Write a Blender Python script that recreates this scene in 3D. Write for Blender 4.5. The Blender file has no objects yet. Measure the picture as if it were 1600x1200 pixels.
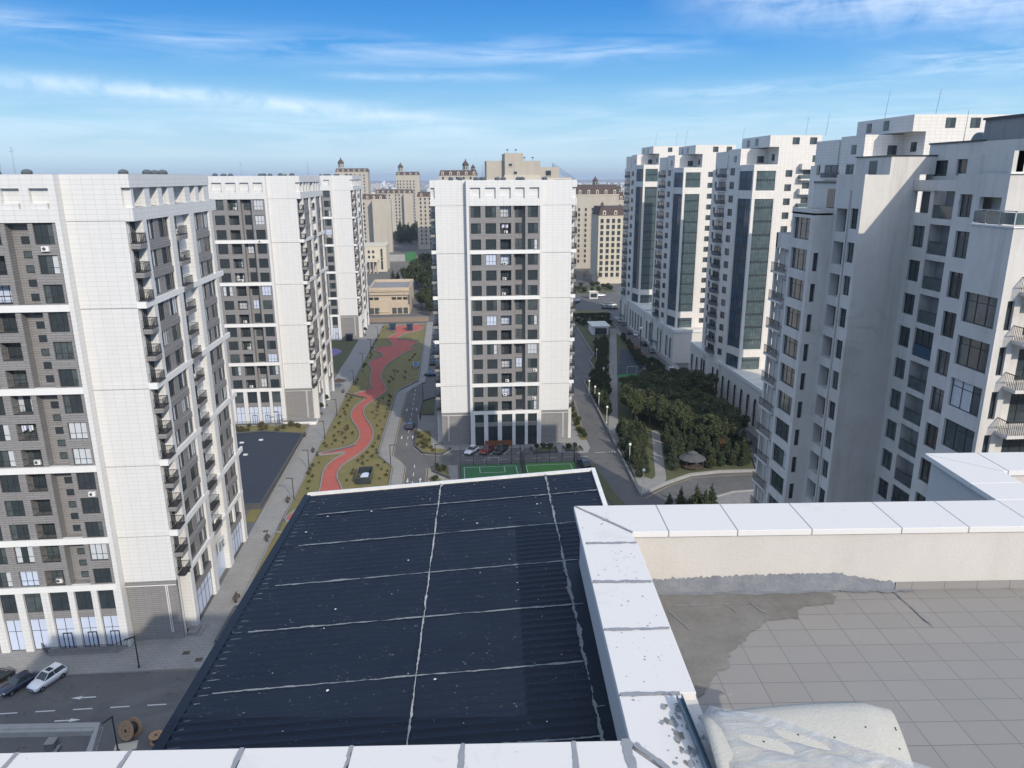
import bpy, bmesh, math, random
from mathutils import Vector, Matrix
random.seed(7)
S = bpy.context.scene
COL = S.collection
PI = math.pi
rad = math.radians

# ------------------------------------------------------------------ camera
cam = bpy.data.cameras.new('camera')
cam.sensor_width = 36.0
cam.lens = 26.03
cam.clip_start = 0.1
cam.clip_end = 30000
co = bpy.data.objects.new('camera', cam)
COL.objects.link(co)
_r = Vector((0.9966776, -0.0813145, -0.0046526))
_u = Vector((0.0263525, 0.2678996, 0.9630864))
_f = Vector((0.0770665, 0.9600092, -0.2691524))
_m = Matrix((_r, _u, -_f)).transposed().to_4x4()
_m.translation = Vector((0, 0, 60))
co.matrix_world = _m
S.camera = co
# ------------------------------------------------------------------ sun + sky
SUN_AZ, SUN_EL = 25.5, 30.0          # sun stands behind the viewer, to the right
sd = Vector((math.sin(rad(SUN_AZ)) * math.cos(rad(SUN_EL)), -math.cos(rad(SUN_AZ)) * math.cos(rad(SUN_EL)), math.sin(rad(SUN_EL))))
sun = bpy.data.lights.new('sun', 'SUN')
sun.energy = 2.0
sun.angle = rad(0.5)
sun.color = (1.0, 0.90, 0.77)
so = bpy.data.objects.new('sun', sun)
COL.objects.link(so)
so.rotation_euler = sd.to_track_quat('Z', 'Y').to_euler()

class NT:
    """small node-tree helper"""
    def __init__(s, tree):
        s.t = tree
    def n(s, typ, **kw):
        nd = s.t.nodes.new(typ)
        for k, v in kw.items():
            if k.startswith('i_'):
                nd.inputs[k[2:].replace('_', ' ')].default_value = v
            elif k.startswith('j'):
                nd.inputs[int(k[1:])].default_value = v
            else:
                setattr(nd, k, v)
        return nd
    def l(s, a, b):
        s.t.links.new(a, b)
    def math(s, op, a, b=None, c=None, clamp=False):
        nd = s.t.nodes.new('ShaderNodeMath'); nd.operation = op; nd.use_clamp = clamp
        for i, v in enumerate((a, b, c)):
            if v is None: continue
            if isinstance(v, (int, float)): nd.inputs[i].default_value = v
            else: s.l(v, nd.inputs[i])
        return nd.outputs[0]
    def mix(s, f, a, b, blend='MIX'):
        nd = s.t.nodes.new('ShaderNodeMix'); nd.data_type = 'RGBA'; nd.blend_type = blend
        for k, v in ((0, f), (6, a), (7, b)):
            if isinstance(v, (int, float)): nd.inputs[k].default_value = v
            elif isinstance(v, tuple): nd.inputs[k].default_value = (v + (1,))[:4]
            else: s.l(v, nd.inputs[k])
        return nd.outputs[2]
    def ramp(s, f, stops):
        nd = s.t.nodes.new('ShaderNodeValToRGB')
        el = nd.color_ramp.elements
        while len(el) < len(stops): el.new(0.5)
        for e, (p, c) in zip(el, stops):
            e.position = p
            e.color = (c + (1,))[:4] if isinstance(c, tuple) else (c, c, c, 1)
        s.l(f, nd.inputs[0])
        return nd.outputs[0]

W = bpy.data.worlds.new('World')
S.world = W
W.use_nodes = True
W.node_tree.nodes.clear()
k = NT(W.node_tree)
sky = k.n('ShaderNodeTexSky', sky_type='NISHITA', sun_disc=False)
sky.sun_elevation = rad(SUN_EL)
sky.sun_rotation = rad(180 - SUN_AZ)
sky.altitude = 100
sky.air_density = 1.0
sky.dust_density = 0.6
sky.ozone_density = 2.0
geo = k.n('ShaderNodeTexCoord')
sep = k.n('ShaderNodeSeparateXYZ')
k.l(geo.outputs['Generated'], sep.inputs[0])
dx, dy, dz = sep.outputs
az = k.math('MULTIPLY', k.math('ARCTAN2', dx, dy), 57.2958)
el = k.math('MULTIPLY', k.math('ARCSINE', dz), 57.2958)
def gauss(e0, slope, width, az0, az1, soft, curve=0.0):
    """a long thin cirrus band: centre line in elevation over azimuth"""
    a = k.math('SUBTRACT', az, (az0 + az1) / 2)
    line = k.math('ADD', k.math('MULTIPLY', a, slope), e0)
    line = k.math('ADD', line, k.math('MULTIPLY', k.math('MULTIPLY', a, a), curve))
    q = k.math('DIVIDE', k.math('SUBTRACT', el, line), width)
    g = k.math('EXPONENT', k.math('MULTIPLY', k.math('MULTIPLY', q, q), -1.0))
    lo = k.math('DIVIDE', k.math('SUBTRACT', az, az0), soft, clamp=True)
    hi = k.math('DIVIDE', k.math('SUBTRACT', az1, az), soft, clamp=True)
    return k.math('MULTIPLY', g, k.math('MULTIPLY', lo, hi))
def wisps(sx, sy, rot, scale, seed, detail=9, rough=0.62, dist=0.6):
    cb = k.n('ShaderNodeCombineXYZ'); k.l(az, cb.inputs[0]); k.l(el, cb.inputs[1])
    mp = k.n('ShaderNodeMapping'); k.l(cb.outputs[0], mp.inputs[0])
    mp.inputs['Rotation'].default_value = (0, 0, rad(rot))
    mp.inputs['Scale'].default_value = (sx, sy, 1)
    mp.inputs['Location'].default_value = (seed, seed * 1.7, 0)
    no = k.n('ShaderNodeTexNoise', i_Scale=scale, i_Detail=detail, i_Roughness=rough, i_Distortion=dist)
    k.l(mp.outputs[0], no.inputs['Vector'])
    return no.outputs[0]
w1 = k.ramp(wisps(0.10, 0.9, -2, 1.0, 3.1), [(0.38, 0.0), (0.72, 1.0)])
w2 = k.ramp(wisps(0.16, 1.1, 9, 1.0, 8.3), [(0.36, 0.0), (0.75, 1.0)])
w3 = k.ramp(wisps(0.5, 0.5, 35, 0.9, 12.7, 10, 0.60, 0.5), [(0.30, 0.15), (0.70, 1.0)])
def add(*v):
    o = v[0]
    for x in v[1:]: o = k.math('ADD', o, x)
    return o
m = add(
    k.math('MULTIPLY', k.math('MULTIPLY', gauss(5.55, -0.052, 0.55, -48, 5, 14, -0.0012), w3), 0.62),
    k.math('MULTIPLY', k.math('MULTIPLY', gauss(8.6, -0.012, 0.95, -42, 22, 9, 0.0006), w1), 0.36),
    k.math('MULTIPLY', k.math('MULTIPLY', gauss(8.4, 0.045, 0.35, 0, 19, 7), w2), 0.34),
    k.math('MULTIPLY', k.math('MULTIPLY', gauss(6.9, 0.0, 0.28, -11, 8, 6), w2), 0.42),
    k.math('MULTIPLY', k.math('MULTIPLY', gauss(9.9, -0.10, 1.7, 14, 60, 9), k.math('ADD', k.math('MULTIPLY', w3, .4), k.math('MULTIPLY', w2, .35))), 0.95),
    k.math('MULTIPLY', k.math('MULTIPLY', gauss(6.6, -0.02, 0.9, 27, 60, 8), w2), 0.7),
    k.math('MULTIPLY', k.math('MULTIPLY', gauss(5.7, 0.02, 0.5, 12, 32, 6), w2), 0.4),
    k.math('MULTIPLY', gauss(3.4, 0.0, 2.0, -80, 80, 5), k.math('MULTIPLY', w1, 0.30)))
m = k.math('MINIMUM', m, 0.72)
# clear winter sky: pale and slightly mauve on the horizon, deep blue higher up; the Nishita sky takes over above
er = k.math('DIVIDE', el, 30.0, clamp=True)
def sc(c, s=0.75): return tuple(x * s for x in c)
low = k.ramp(er, [(0.0, (0.20, 0.28, 0.36)), (0.012, (0.235, 0.32, 0.39)), (0.05, (0.285, 0.39, 0.46)), (0.12, (0.225, 0.37, 0.475)), (0.20, (0.125, 0.285, 0.455)), (0.29, (0.052, 0.20, 0.43)), (0.42, (0.026, 0.135, 0.37)), (1.0, (0.026, 0.13, 0.36))])
lowv = k.n('ShaderNodeVectorMath', operation='SCALE'); k.l(low, lowv.inputs[0]); lowv.inputs[3].default_value = 6.6
up = k.math('SMOOTHSTEP', el, 16.0, 34.0) if False else k.math('DIVIDE', k.math('SUBTRACT', el, 15.0), 20.0, clamp=True)
dsat = k.n('ShaderNodeHueSaturation', i_Saturation=0.55, i_Value=1.32)
k.l(sky.outputs[0], dsat.inputs['Color'])
c0 = k.mix(up, lowv.outputs[0], dsat.outputs[0])
c1 = k.mix(m, c0, (3.5, 3.9, 4.3))
bg = k.n('ShaderNodeBackground', i_Strength=0.15)
k.l(c1, bg.inputs[0])
wo = k.n('ShaderNodeOutputWorld')
k.l(bg.outputs[0], wo.inputs[0])
S.view_settings.view_transform = 'Standard'
S.view_settings.look = 'None'
S.view_settings.exposure = 1.0
S.view_settings.gamma = 1.0
S.view_settings.use_curve_mapping = False
S.render.engine = 'CYCLES'

# ------------------------------------------------------------------ materials
M = {}
def mat(name, base=(0.5, 0.5, 0.5), rough=0.7, metal=0.0, noise=None, spec=0.5, bump=None, brick=None, wall=None, coat=0.0):
    """noise=(scale, amount, dark colour) ; brick=(w,h,mortar,mortarcolour,offset,var) in metres on vertical walls"""
    m = bpy.data.materials.new(name); m.use_nodes = True
    t = m.node_tree; t.nodes.clear(); q = NT(t)
    out = q.n('ShaderNodeOutputMaterial')
    b = q.n('ShaderNodeBsdfPrincipled', i_Roughness=rough, i_Metallic=metal)
    b.inputs['Specular IOR Level'].default_value = spec
    b.inputs['Coat Weight'].default_value = coat
    q.l(b.outputs[0], out.inputs[0])
    tc = q.n('ShaderNodeTexCoord')
    vec = tc.outputs['Object']
    col = None
    if brick:
        sp = q.n('ShaderNodeSeparateXYZ'); q.l(vec, sp.inputs[0])
        cb = q.n('ShaderNodeCombineXYZ')
        if brick[6:] == ('flat',):
            q.l(sp.outputs[0], cb.inputs[0]); q.l(sp.outputs[1], cb.inputs[1])
        else:
            q.l(q.math('ADD', sp.outputs[0], sp.outputs[1]), cb.inputs[0]); q.l(sp.outputs[2], cb.inputs[1])
        bt = q.n('ShaderNodeTexBrick', offset=brick[4], squash=1.0)
        bt.inputs['Scale'].default_value = 1.0
        bt.inputs['Brick Width'].default_value = brick[0]
        bt.inputs['Row Height'].default_value = brick[1]
        bt.inputs['Mortar Size'].default_value = brick[2]
        bt.inputs['Mortar Smooth'].default_value = 0.1
        v = brick[5]
        bt.inputs['Color1'].default_value = (base[0], base[1], base[2], 1)
        bt.inputs['Color2'].default_value = (base[0] * v, base[1] * v, base[2] * v, 1)
        bt.inputs['Mortar'].default_value = brick[3] + (1,)
        q.l(cb.outputs[0], bt.inputs['Vector'])
        col = bt.outputs[0]
    if noise:
        sc, amt, dark = noise[:3]
        n1 = q.n('ShaderNodeTexNoise', i_Scale=sc, i_Detail=8.0, i_Roughness=0.62)
        q.l(vec, n1.inputs['Vector'])
        n2 = q.n('ShaderNodeTexNoise', i_Scale=sc * 7.3, i_Detail=5.0, i_Roughness=0.7)
        q.l(vec, n2.inputs['Vector'])
        f = q.math('ADD', q.math('MULTIPLY', n1.outputs[0], 0.7), q.math('MULTIPLY', n2.outputs[0], 0.3))
        f = q.ramp(f, [(0.36, 0.0), (0.64, 1.0)])
        f = q.math('MULTIPLY', f, amt)
        col = q.mix(f, col if col is not None else base, dark)
    if wall:
        # rain streaks: noise stretched down the wall
        mp = q.n('ShaderNodeMapping'); q.l(vec, mp.inputs[0]); mp.inputs['Scale'].default_value = (wall[0], wall[0], wall[0] * 0.08)
        n3 = q.n('ShaderNodeTexNoise', i_Scale=1.0, i_Detail=6.0, i_Roughness=0.6); q.l(mp.outputs[0], n3.inputs['Vector'])
        f = q.math('MULTIPLY', q.ramp(n3.outputs[0], [(0.50, 0.0), (0.72, 1.0)]), wall[1])
        col = q.mix(f, col if col is not None else base, wall[2])
    if col is None:
        b.inputs['Base Color'].default_value = base + (1,)
    else:
        q.l(col, b.inputs['Base Color'])
    if bump:
        nb = q.n('ShaderNodeTexNoise', i_Scale=bump[0], i_Detail=5.0, i_Roughness=0.65); q.l(vec, nb.inputs['Vector'])
        bp = q.n('ShaderNodeBump', i_Strength=bump[1], i_Distance=bump[2]); q.l(nb.outputs[0], bp.inputs['Height'])
        q.l(bp.outputs[0], b.inputs['Normal'])
    M[name] = m
    return m
mat('white_panel', (0.60, 0.60, 0.585), 0.45, brick=(1.2, 0.55, 0.026, (0.46, 0.46, 0.45), 0.0, 0.965), noise=(0.13, 0.12, (0.50, 0.50, 0.48)), wall=(0.8, 0.2, (0.44, 0.44, 0.41)))
mat('white_trim', (0.66, 0.66, 0.64), 0.5, noise=(0.5, 0.12, (0.5, 0.5, 0.5)), wall=(1.2, 0.15, (0.45, 0.45, 0.43)))
mat('grey_stone', (0.225, 0.220, 0.216), 0.75, brick=(2.0, 0.30, 0.025, (0.085, 0.082, 0.08), 0.5, 0.86), noise=(0.25, 0.25, (0.185, 0.180, 0.176)))
mat('dark_glass', (0.022, 0.031, 0.037), 0.06, spec=0.6, noise=(0.6, 0.7, (0.045, 0.058, 0.064)))
mat('blue_glass', (0.012, 0.045, 0.085), 0.05, spec=0.8, noise=(0.35, 0.6, (0.015, 0.075, 0.13)))
mat('green_glass', (0.034, 0.062, 0.068), 0.05, spec=0.9, noise=(0.8, 0.9, (0.095, 0.135, 0.14)))
mat('mid_glass', (0.085, 0.105, 0.108), 0.08, spec=0.6, noise=(1.0, 0.9, (0.035, 0.048, 0.052)))
mat('curtain_glass', (0.52, 0.55, 0.57), 0.25, spec=0.6, noise=(2.5, 0.5, (0.33, 0.36, 0.40)))
mat('shop_glass', (0.50, 0.56, 0.68), 0.22, spec=0.6, noise=(0.7, 0.35, (0.38, 0.44, 0.56)))
mat('frame_dark', (0.022, 0.024, 0.028), 0.4)
mat('rail_dark', (0.022, 0.024, 0.026), 0.5)
mat('rail_light', (0.45, 0.46, 0.47), 0.4, metal=0.5)
mat('mullion', (0.075, 0.09, 0.095), 0.5)
mat('rail_solid', (0.13, 0.135, 0.145), 0.7)
mat('recess_shade', (0.10, 0.10, 0.10), 0.8)  # dark tone of recesses and wall grooves, their shade put into the colour
mat('roof_felt', (0.18, 0.18, 0.18), 0.9, noise=(0.3, 0.6, (0.26, 0.25, 0.24)))
mat('asphalt', (0.080, 0.081, 0.083), 0.88, noise=(0.22, 0.9, (0.118, 0.117, 0.113)), bump=(60, 0.25, 0.01))
mat('land', (0.085, 0.082, 0.075), 0.95, noise=(0.012, 0.9, (0.14, 0.125, 0.10)))
mat('paving', (0.27, 0.265, 0.25), 0.85, brick=(1.2, 0.6, 0.03, (0.15, 0.15, 0.145), 0.5, 0.9, 'flat'), noise=(0.25, 0.45, (0.155, 0.155, 0.15)))
mat('kerbstone', (0.22, 0.22, 0.215), 0.8, noise=(1.0, 0.5, (0.11, 0.11, 0.115)))
mat('dark_kerb', (0.060, 0.062, 0.066), 0.8, noise=(1.0, 0.5, (0.1, 0.1, 0.1)))
mat('lawn', (0.175, 0.145, 0.055), 0.95, noise=(0.35, 0.8, (0.105, 0.105, 0.035)), bump=(30, 0.5, 0.05))
mat('lawn_green', (0.065, 0.080, 0.032), 0.95, noise=(0.4, 0.8, (0.085, 0.080, 0.038)), bump=(30, 0.5, 0.05))
mat('red_rubber', (0.32, 0.070, 0.052), 0.85, noise=(0.35, 0.6, (0.38, 0.11, 0.085)))
mat('purple_rubber', (0.17, 0.12, 0.30), 0.85, noise=(0.4, 0.4, (0.22, 0.17, 0.34)))
mat('court_green', (0.030, 0.125, 0.045), 0.85, noise=(0.3, 0.5, (0.035, 0.16, 0.06)))
mat('court_lime', (0.045, 0.155, 0.030), 0.85, noise=(0.3, 0.5, (0.06, 0.19, 0.04)))
mat('white_line', (0.62, 0.63, 0.62), 0.8, noise=(2.0, 0.4, (0.36, 0.36, 0.36)))
mat('yellow_line', (0.42, 0.32, 0.12), 0.8, noise=(1.5, 0.7, (0.18, 0.16, 0.11)))
mat('navy_roof', (0.016, 0.024, 0.040), 0.75, noise=(0.12, 0.4, (0.026, 0.037, 0.058)))
mat('stucco', (0.56, 0.545, 0.515), 0.85, noise=(0.30, 0.5, (0.43, 0.41, 0.37)), wall=(1.3, 0.45, (0.33, 0.31, 0.28)), bump=(18, 0.25, 0.02))
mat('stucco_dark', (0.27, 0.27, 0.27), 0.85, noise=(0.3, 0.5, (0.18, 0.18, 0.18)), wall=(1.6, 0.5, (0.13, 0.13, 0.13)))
mat('cream_panel', (0.64, 0.615, 0.57), 0.5, brick=(1.0, 0.55, 0.022, (0.42, 0.40, 0.36), 0.0, 0.95), noise=(0.2, 0.12, (0.5, 0.47, 0.43)), wall=(0.8, 0.15, (0.40, 0.38, 0.34)))
mat('beige_stone', (0.40, 0.365, 0.305), 0.8, noise=(0.12, 0.45, (0.33, 0.295, 0.24)), wall=(0.3, 0.4, (0.27, 0.24, 0.195)))
mat('pale_stone', (0.50, 0.46, 0.37), 0.8, noise=(0.2, 0.35, (0.43, 0.37, 0.28)))
mat('brown_roof', (0.085, 0.058, 0.050), 0.8, brick=(0.6, 0.5, 0.05, (0.05, 0.035, 0.03), 0.5, 0.7), noise=(0.3, 0.4, (0.06, 0.04, 0.036)))
mat('sandstone', (0.44, 0.37, 0.28), 0.8, brick=(0.9, 0.45, 0.03, (0.35, 0.27, 0.19), 0.5, 0.86), noise=(0.3, 0.5, (0.54, 0.45, 0.34)))
mat('concrete', (0.30, 0.295, 0.28), 0.85, noise=(0.3, 0.5, (0.21, 0.205, 0.195)), wall=(0.8, 0.3, (0.17, 0.165, 0.155)))
mat('dusty_roof', (0.46, 0.44, 0.39), 0.85, noise=(0.35, 0.8, (0.70, 0.69, 0.64)))
mat('steel', (0.35, 0.37, 0.39), 0.35, metal=0.9, noise=(3, 0.4, (0.25, 0.27, 0.3)))
mat('galv_steel', (0.16, 0.22, 0.27), 0.42, metal=0.6, noise=(9, 0.5, (0.10, 0.15, 0.19)))
mat('bark', (0.085, 0.068, 0.052), 0.95, noise=(3, 0.5, (0.05, 0.04, 0.03)))
mat('bark_pale', (0.24, 0.19, 0.15), 0.95, noise=(3, 0.5, (0.14, 0.11, 0.09)))
def leafmat(name, a, b, c):
    m = bpy.data.materials.new(name); m.use_nodes = True
    t = m.node_tree; t.nodes.clear(); q = NT(t)
    out = q.n('ShaderNodeOutputMaterial')
    bs = q.n('ShaderNodeBsdfPrincipled', i_Roughness=0.75)
    bs.inputs['Specular IOR Level'].default_value = 0.25
    tc = q.n('ShaderNodeTexCoord'); oi = q.n('ShaderNodeObjectInfo')
    n1 = q.n('ShaderNodeTexNoise', i_Scale=1.3, i_Detail=6.0, i_Roughness=0.7)
    q.l(tc.outputs['Object'], n1.inputs['Vector'])
    c1 = q.mix(q.ramp(n1.outputs[0], [(0.38, 0.0), (0.62, 1.0)]), a, b)
    c2 = q.mix(q.math('MULTIPLY', oi.outputs['Random'], 0.7), c1, c)
    q.l(c2, bs.inputs['Base Color'])
    q.l(bs.outputs[0], out.inputs[0])
    M[name] = m
leafmat('pine_leaf', (0.030, 0.048, 0.020), (0.078, 0.094, 0.036), (0.075, 0.082, 0.040))
leafmat('spruce_leaf', (0.024, 0.042, 0.024), (0.052, 0.072, 0.036), (0.062, 0.068, 0.028))
leafmat('shrub_leaf', (0.060, 0.066, 0.026), (0.10, 0.095, 0.04), (0.085, 0.06, 0.035))
leafmat('hedge_leaf', (0.028, 0.042, 0.018), (0.050, 0.062, 0.025), (0.046, 0.060, 0.026))
leafmat('rust_leaf', (0.19, 0.075, 0.035), (0.12, 0.06, 0.03), (0.14, 0.07, 0.03))
leafmat('twig', (0.115, 0.095, 0.078), (0.07, 0.06, 0.05), (0.10, 0.08, 0.06))

# ------------------------------------------------------------------ mesh helpers
class MB:
    def __init__(s, T=None):
        s.v = []; s.f = []; s.m = []; s.mats = []; s.T = T
    def mi(s, m):
        if m not in s.mats: s.mats.append(m)
        return s.mats.index(m)
    def pts(s, ps):
        n = len(s.v)
        s.v += [tuple(s.T(p)) if s.T else tuple(p) for p in ps]
        return n
    def face(s, ps, m):
        n = s.pts(ps); s.f.append(tuple(range(n, n + len(ps)))); s.m.append(s.mi(m))
    def box(s, x0, x1, y0, y1, z0, z1, m, top=None):
        if x0 > x1: x0, x1 = x1, x0
        if y0 > y1: y0, y1 = y1, y0
        n = s.pts([(x0, y0, z0), (x1, y0, z0), (x1, y1, z0), (x0, y1, z0), (x0, y0, z1), (x1, y0, z1), (x1, y1, z1), (x0, y1, z1)])
        F = [(0, 3, 2, 1), (4, 5, 6, 7), (0, 1, 5, 4), (1, 2, 6, 5), (2, 3, 7, 6), (3, 0, 4, 7)]
        k = s.mi(m)
        for i, f in enumerate(F):
            s.f.append(tuple(n + j for j in f)); s.m.append(s.mi(top) if (top and i == 1) else k)
    def prism(s, poly, z0, z1, m, top=None):
        a = sum(poly[i][0] * poly[(i + 1) % len(poly)][1] - poly[(i + 1) % len(poly)][0] * poly[i][1] for i in range(len(poly)))
        if a < 0: poly = poly[::-1]
        n = len(poly); k = s.mi(m)
        b = s.pts([(x, y, z0) for x, y in poly] + [(x, y, z1) for x, y in poly])
        s.f.append(tuple(range(b + n, b + 2 * n))); s.m.append(s.mi(top) if top else k)
        s.f.append(tuple(range(b + n - 1, b - 1, -1))); s.m.append(k)
        for i in range(n):
            j = (i + 1) % n
            s.f.append((b + i, b + j, b + n + j, b + n + i)); s.m.append(k)
    def tube(s, a, b, r0, r1, m, n=6, cap=True):
        a = Vector(a); b = Vector(b); d = (b - a).normalized()
        x = d.cross(Vector((0, 0, 1)))
        if x.length < 1e-3: x = Vector((1, 0, 0))
        x.normalize(); y = d.cross(x)
        P = [a + (x * math.cos(2 * PI * i / n) + y * math.sin(2 * PI * i / n)) * r0 for i in range(n)]
        P += [b + (x * math.cos(2 * PI * i / n) + y * math.sin(2 * PI * i / n)) * r1 for i in range(n)]
        q = s.pts(P); k = s.mi(m)
        for i in range(n):
            j = (i + 1) % n
            s.f.append((q + i, q + j, q + n + j, q + n + i)); s.m.append(k)
        if cap:
            s.f.append(tuple(range(q + n - 1, q - 1, -1))); s.m.append(k)
            s.f.append(tuple(range(q + n, q + 2 * n))); s.m.append(k)
    def lathe(s, cx, cy, prof, m, n=12):
        k = s.mi(m); rings = []
        for r, z in prof:
            rings.append(s.pts([(cx + r * math.cos(2 * PI * i / n), cy + r * math.sin(2 * PI * i / n), z) for i in range(n)]))
        for a, b in zip(rings, rings[1:]):
            for i in range(n):
                j = (i + 1) % n
                s.f.append((a + i, a + j, b + j, b + i)); s.m.append(k)
        s.f.append(tuple(range(rings[-1], rings[-1] + n))); s.m.append(k)
    def sweep(s, line, w, z0, z1, m):
        """kerb or wall along a 2-D polyline"""
        L = [Vector(p) for p in line]; n = len(L); nr = []
        for i in range(n):
            a = L[max(i - 1, 0)]; b = L[min(i + 1, n - 1)]
            d = (b - a).normalized(); nr.append(Vector((-d.y, d.x)))
        A = [L[i] + nr[i] * w / 2 for i in range(n)]; B = [L[i] - nr[i] * w / 2 for i in range(n)]
        k = s.mi(m)
        q = s.pts([(p.x, p.y, z0) for p in A] + [(p.x, p.y, z0) for p in B] + [(p.x, p.y, z1) for p in A] + [(p.x, p.y, z1) for p in B])
        for i in range(n - 1):
            a0, b0, a1, b1 = q + i, q + n + i, q + 2 * n + i, q + 3 * n + i
            for f in ((a1, b1, b1 + 1, a1 + 1), (a0, a1, a1 + 1, a0 + 1), (b0, b0 + 1, b1 + 1, b1)):
                s.f.append(f); s.m.append(k)
        s.f.append((q, q + n, q + 3 * n, q + 2 * n)); s.m.append(k)
        s.f.append((q + n - 1, q + 3 * n - 1, q + 4 * n - 1, q + 2 * n - 1)); s.m.append(k)
    def mesh(s, name):
        me = bpy.data.meshes.new(name)
        me.from_pydata(s.v, [], s.f)
        for m in s.mats: me.materials.append(M[m])
        me.polygons.foreach_set('material_index', s.m)
        me.update()
        return me
    def build(s, name, parent=None, loc=(0, 0, 0), rotz=0, bevel=0):
        o = bpy.data.objects.new(name, s.mesh(name)); COL.objects.link(o)
        o.location = loc; o.rotation_euler = (0, 0, rotz)
        if parent: o.parent = parent
        if bevel:
            b = o.modifiers.new('bevel', 'BEVEL'); b.width = bevel; b.segments = 2; b.limit_method = 'ANGLE'
        return o
def link_mesh(name, me, parent=None, loc=(0, 0, 0), rotz=0, scale=None):
    o = bpy.data.objects.new(name, me); COL.objects.link(o)
    o.location = loc; o.rotation_euler = (0, 0, rotz)
    if scale: o.scale = scale
    if parent: o.parent = parent
    return o
def tag(o, label=None, cat=None, group=None, kind=None):
    if label: o['label'] = label
    if cat: o['category'] = cat
    if group: o['group'] = group
    if kind: o['kind'] = kind
    return o
def thing(name, label, cat, loc=(0, 0, 0), rotz=0, group=None):
    o = bpy.data.objects.new(name, None); COL.objects.link(o)
    o.location = loc; o.rotation_euler = (0, 0, rotz); o.empty_display_size = 0.5
    return tag(o, label, cat, group)
def dup(root, loc, rotz, label=None, group=None, scale=None):
    r = root.copy(); COL.objects.link(r); r.location = loc; r.rotation_euler = (0, 0, rotz)
    if scale: r.scale = scale
    if label: r['label'] = label
    if group: r['group'] = group
    for ch in list(root.children):
        c = ch.copy(); COL.objects.link(c); c.parent = r
        for g in list(ch.children):
            d = g.copy(); COL.objects.link(d); d.parent = c
    return r
def structure(mb, name, loc=(0, 0, 0), rotz=0, kind='structure'):
    o = mb.build(name, None, loc, rotz); o['kind'] = kind
    return o
def wall_with_holes(mb, u0, u1, z0, z1, holes, put, m):
    """holes: list of (ua,ub,za,zb); put(ua,ub,za,zb,m) adds the solid piece"""
    us = sorted(set([u0, u1] + [h[i] for h in holes for i in (0, 1) if u0 < h[i] < u1]))
    for a, b in zip(us, us[1:]):
        mid = (a + b) / 2
        hs_ = sorted([(h[2], h[3]) for h in holes if h[0] < mid < h[1]])
        z = z0
        for h0, h1 in hs_:
            if h0 > z: put(a, b, z, h0, m)
            z = max(z, h1)
        if z < z1: put(a, b, z, z1, m)

# windows: a frame mesh and a pane mesh, shared between windows of one size
_wc = {}
GLASS = ['dark_glass', 'mid_glass', 'curtain_glass', 'shop_glass', 'green_glass', 'blue_glass']
def win_meshes(w, h, cols, tr, g):
    key = (round(w, 2), round(h, 2), cols, tr, g)
    if key in _wc: return _wc[key]
    fr = MB(); t = 0.07 if w > 1.2 else 0.055; d = 0.08
    fr.box(0, w, 0, d, 0, t, 'frame_dark'); fr.box(0, w, 0, d, h - t, h, 'frame_dark')
    fr.box(0, t, 0, d, t, h - t, 'frame_dark'); fr.box(w - t, w, 0, d, t, h - t, 'frame_dark')
    for i in range(1, cols):
        x = w * i / cols
        fr.box(x - t * .45, x + t * .45, 0, d, t, h - t, 'frame_dark')
    if tr:
        fr.box(t, w - t, 0.01, d - .01, h * tr - t * .4, h * tr + t * .4, 'frame_dark')
    pn = MB()
    if g.startswith('mix'):
        sets = {'mix1': ['curtain_glass', 'dark_glass', 'curtain_glass'], 'mix2': ['dark_glass', 'mid_glass', 'curtain_glass'], 'mix3': ['mid_glass', 'dark_glass', 'dark_glass'], 'mix4': ['curtain_glass', 'curtain_glass', 'mid_glass'], 'mix5': ['dark_glass', 'dark_glass', 'mid_glass']}[g]
        for i in range(max(cols, 1)):
            pn.box(t + (w - 2 * t) * i / max(cols, 1), t + (w - 2 * t) * (i + 1) / max(cols, 1), 0.035, 0.055, t, h - t, sets[i % 3])
    else:
        pn.box(t, w - t, 0.035, 0.055, t, h - t, g)
    _wc[key] = (fr.mesh('window_frame'), pn.mesh('window_pane'))
    return _wc[key]
def window(parent, loc, rotz, w, h, cols=3, tr=0.32, g=None, name='window', sub=True):
    if g is None:
        x = random.random()
        g = 'dark_glass' if x < .38 else 'mix3' if x < .52 else 'mix5' if x < .66 else 'mid_glass' if x < .78 else 'mix2' if x < .86 else 'mix1' if x < .91 else 'curtain_glass' if x < .96 else 'shop_glass'
    fm, pm = win_meshes(w, h, cols, tr, g)
    o = link_mesh(name, fm, parent, loc, rotz)
    link_mesh('pane', pm, o)
    return o
RX, RN = PI / 2, -PI / 2       # facing +X, facing -X

def stains(name, sc, thr, colr, amt):
    """dirt patches of their own shape added over a ground or wall material"""
    m = M[name]; q = NT(m.node_tree); b = [n for n in m.node_tree.nodes if n.type == 'BSDF_PRINCIPLED'][0]
    tc = q.n('ShaderNodeTexCoord'); n = q.n('ShaderNodeTexNoise', i_Scale=sc, i_Detail=9.0, i_Roughness=.68, i_Distortion=.8); q.l(tc.outputs['Object'], n.inputs['Vector'])
    f = q.math('MULTIPLY', q.ramp(n.outputs[0], [(thr, 0.0), (thr + .05, 1.0)]), amt)
    src = b.inputs['Base Color'].links[0].from_socket if b.inputs['Base Color'].links else tuple(b.inputs['Base Color'].default_value)[:3]
    q.l(q.mix(f, src, colr), b.inputs['Base Color'])
stains('asphalt', .55, .60, (.045, .045, .047), .7); stains('asphalt', .08, .56, (.135, .133, .128), .45)
stains('paving', .35, .60, (.17, .165, .15), .6); stains('red_rubber', .5, .60, (.30, .075, .06), .5)
stains('lawn', .22, .56, (.10, .105, .035), .7); stains('stucco', .16, .58, (.40, .37, .32), .55)
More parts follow.
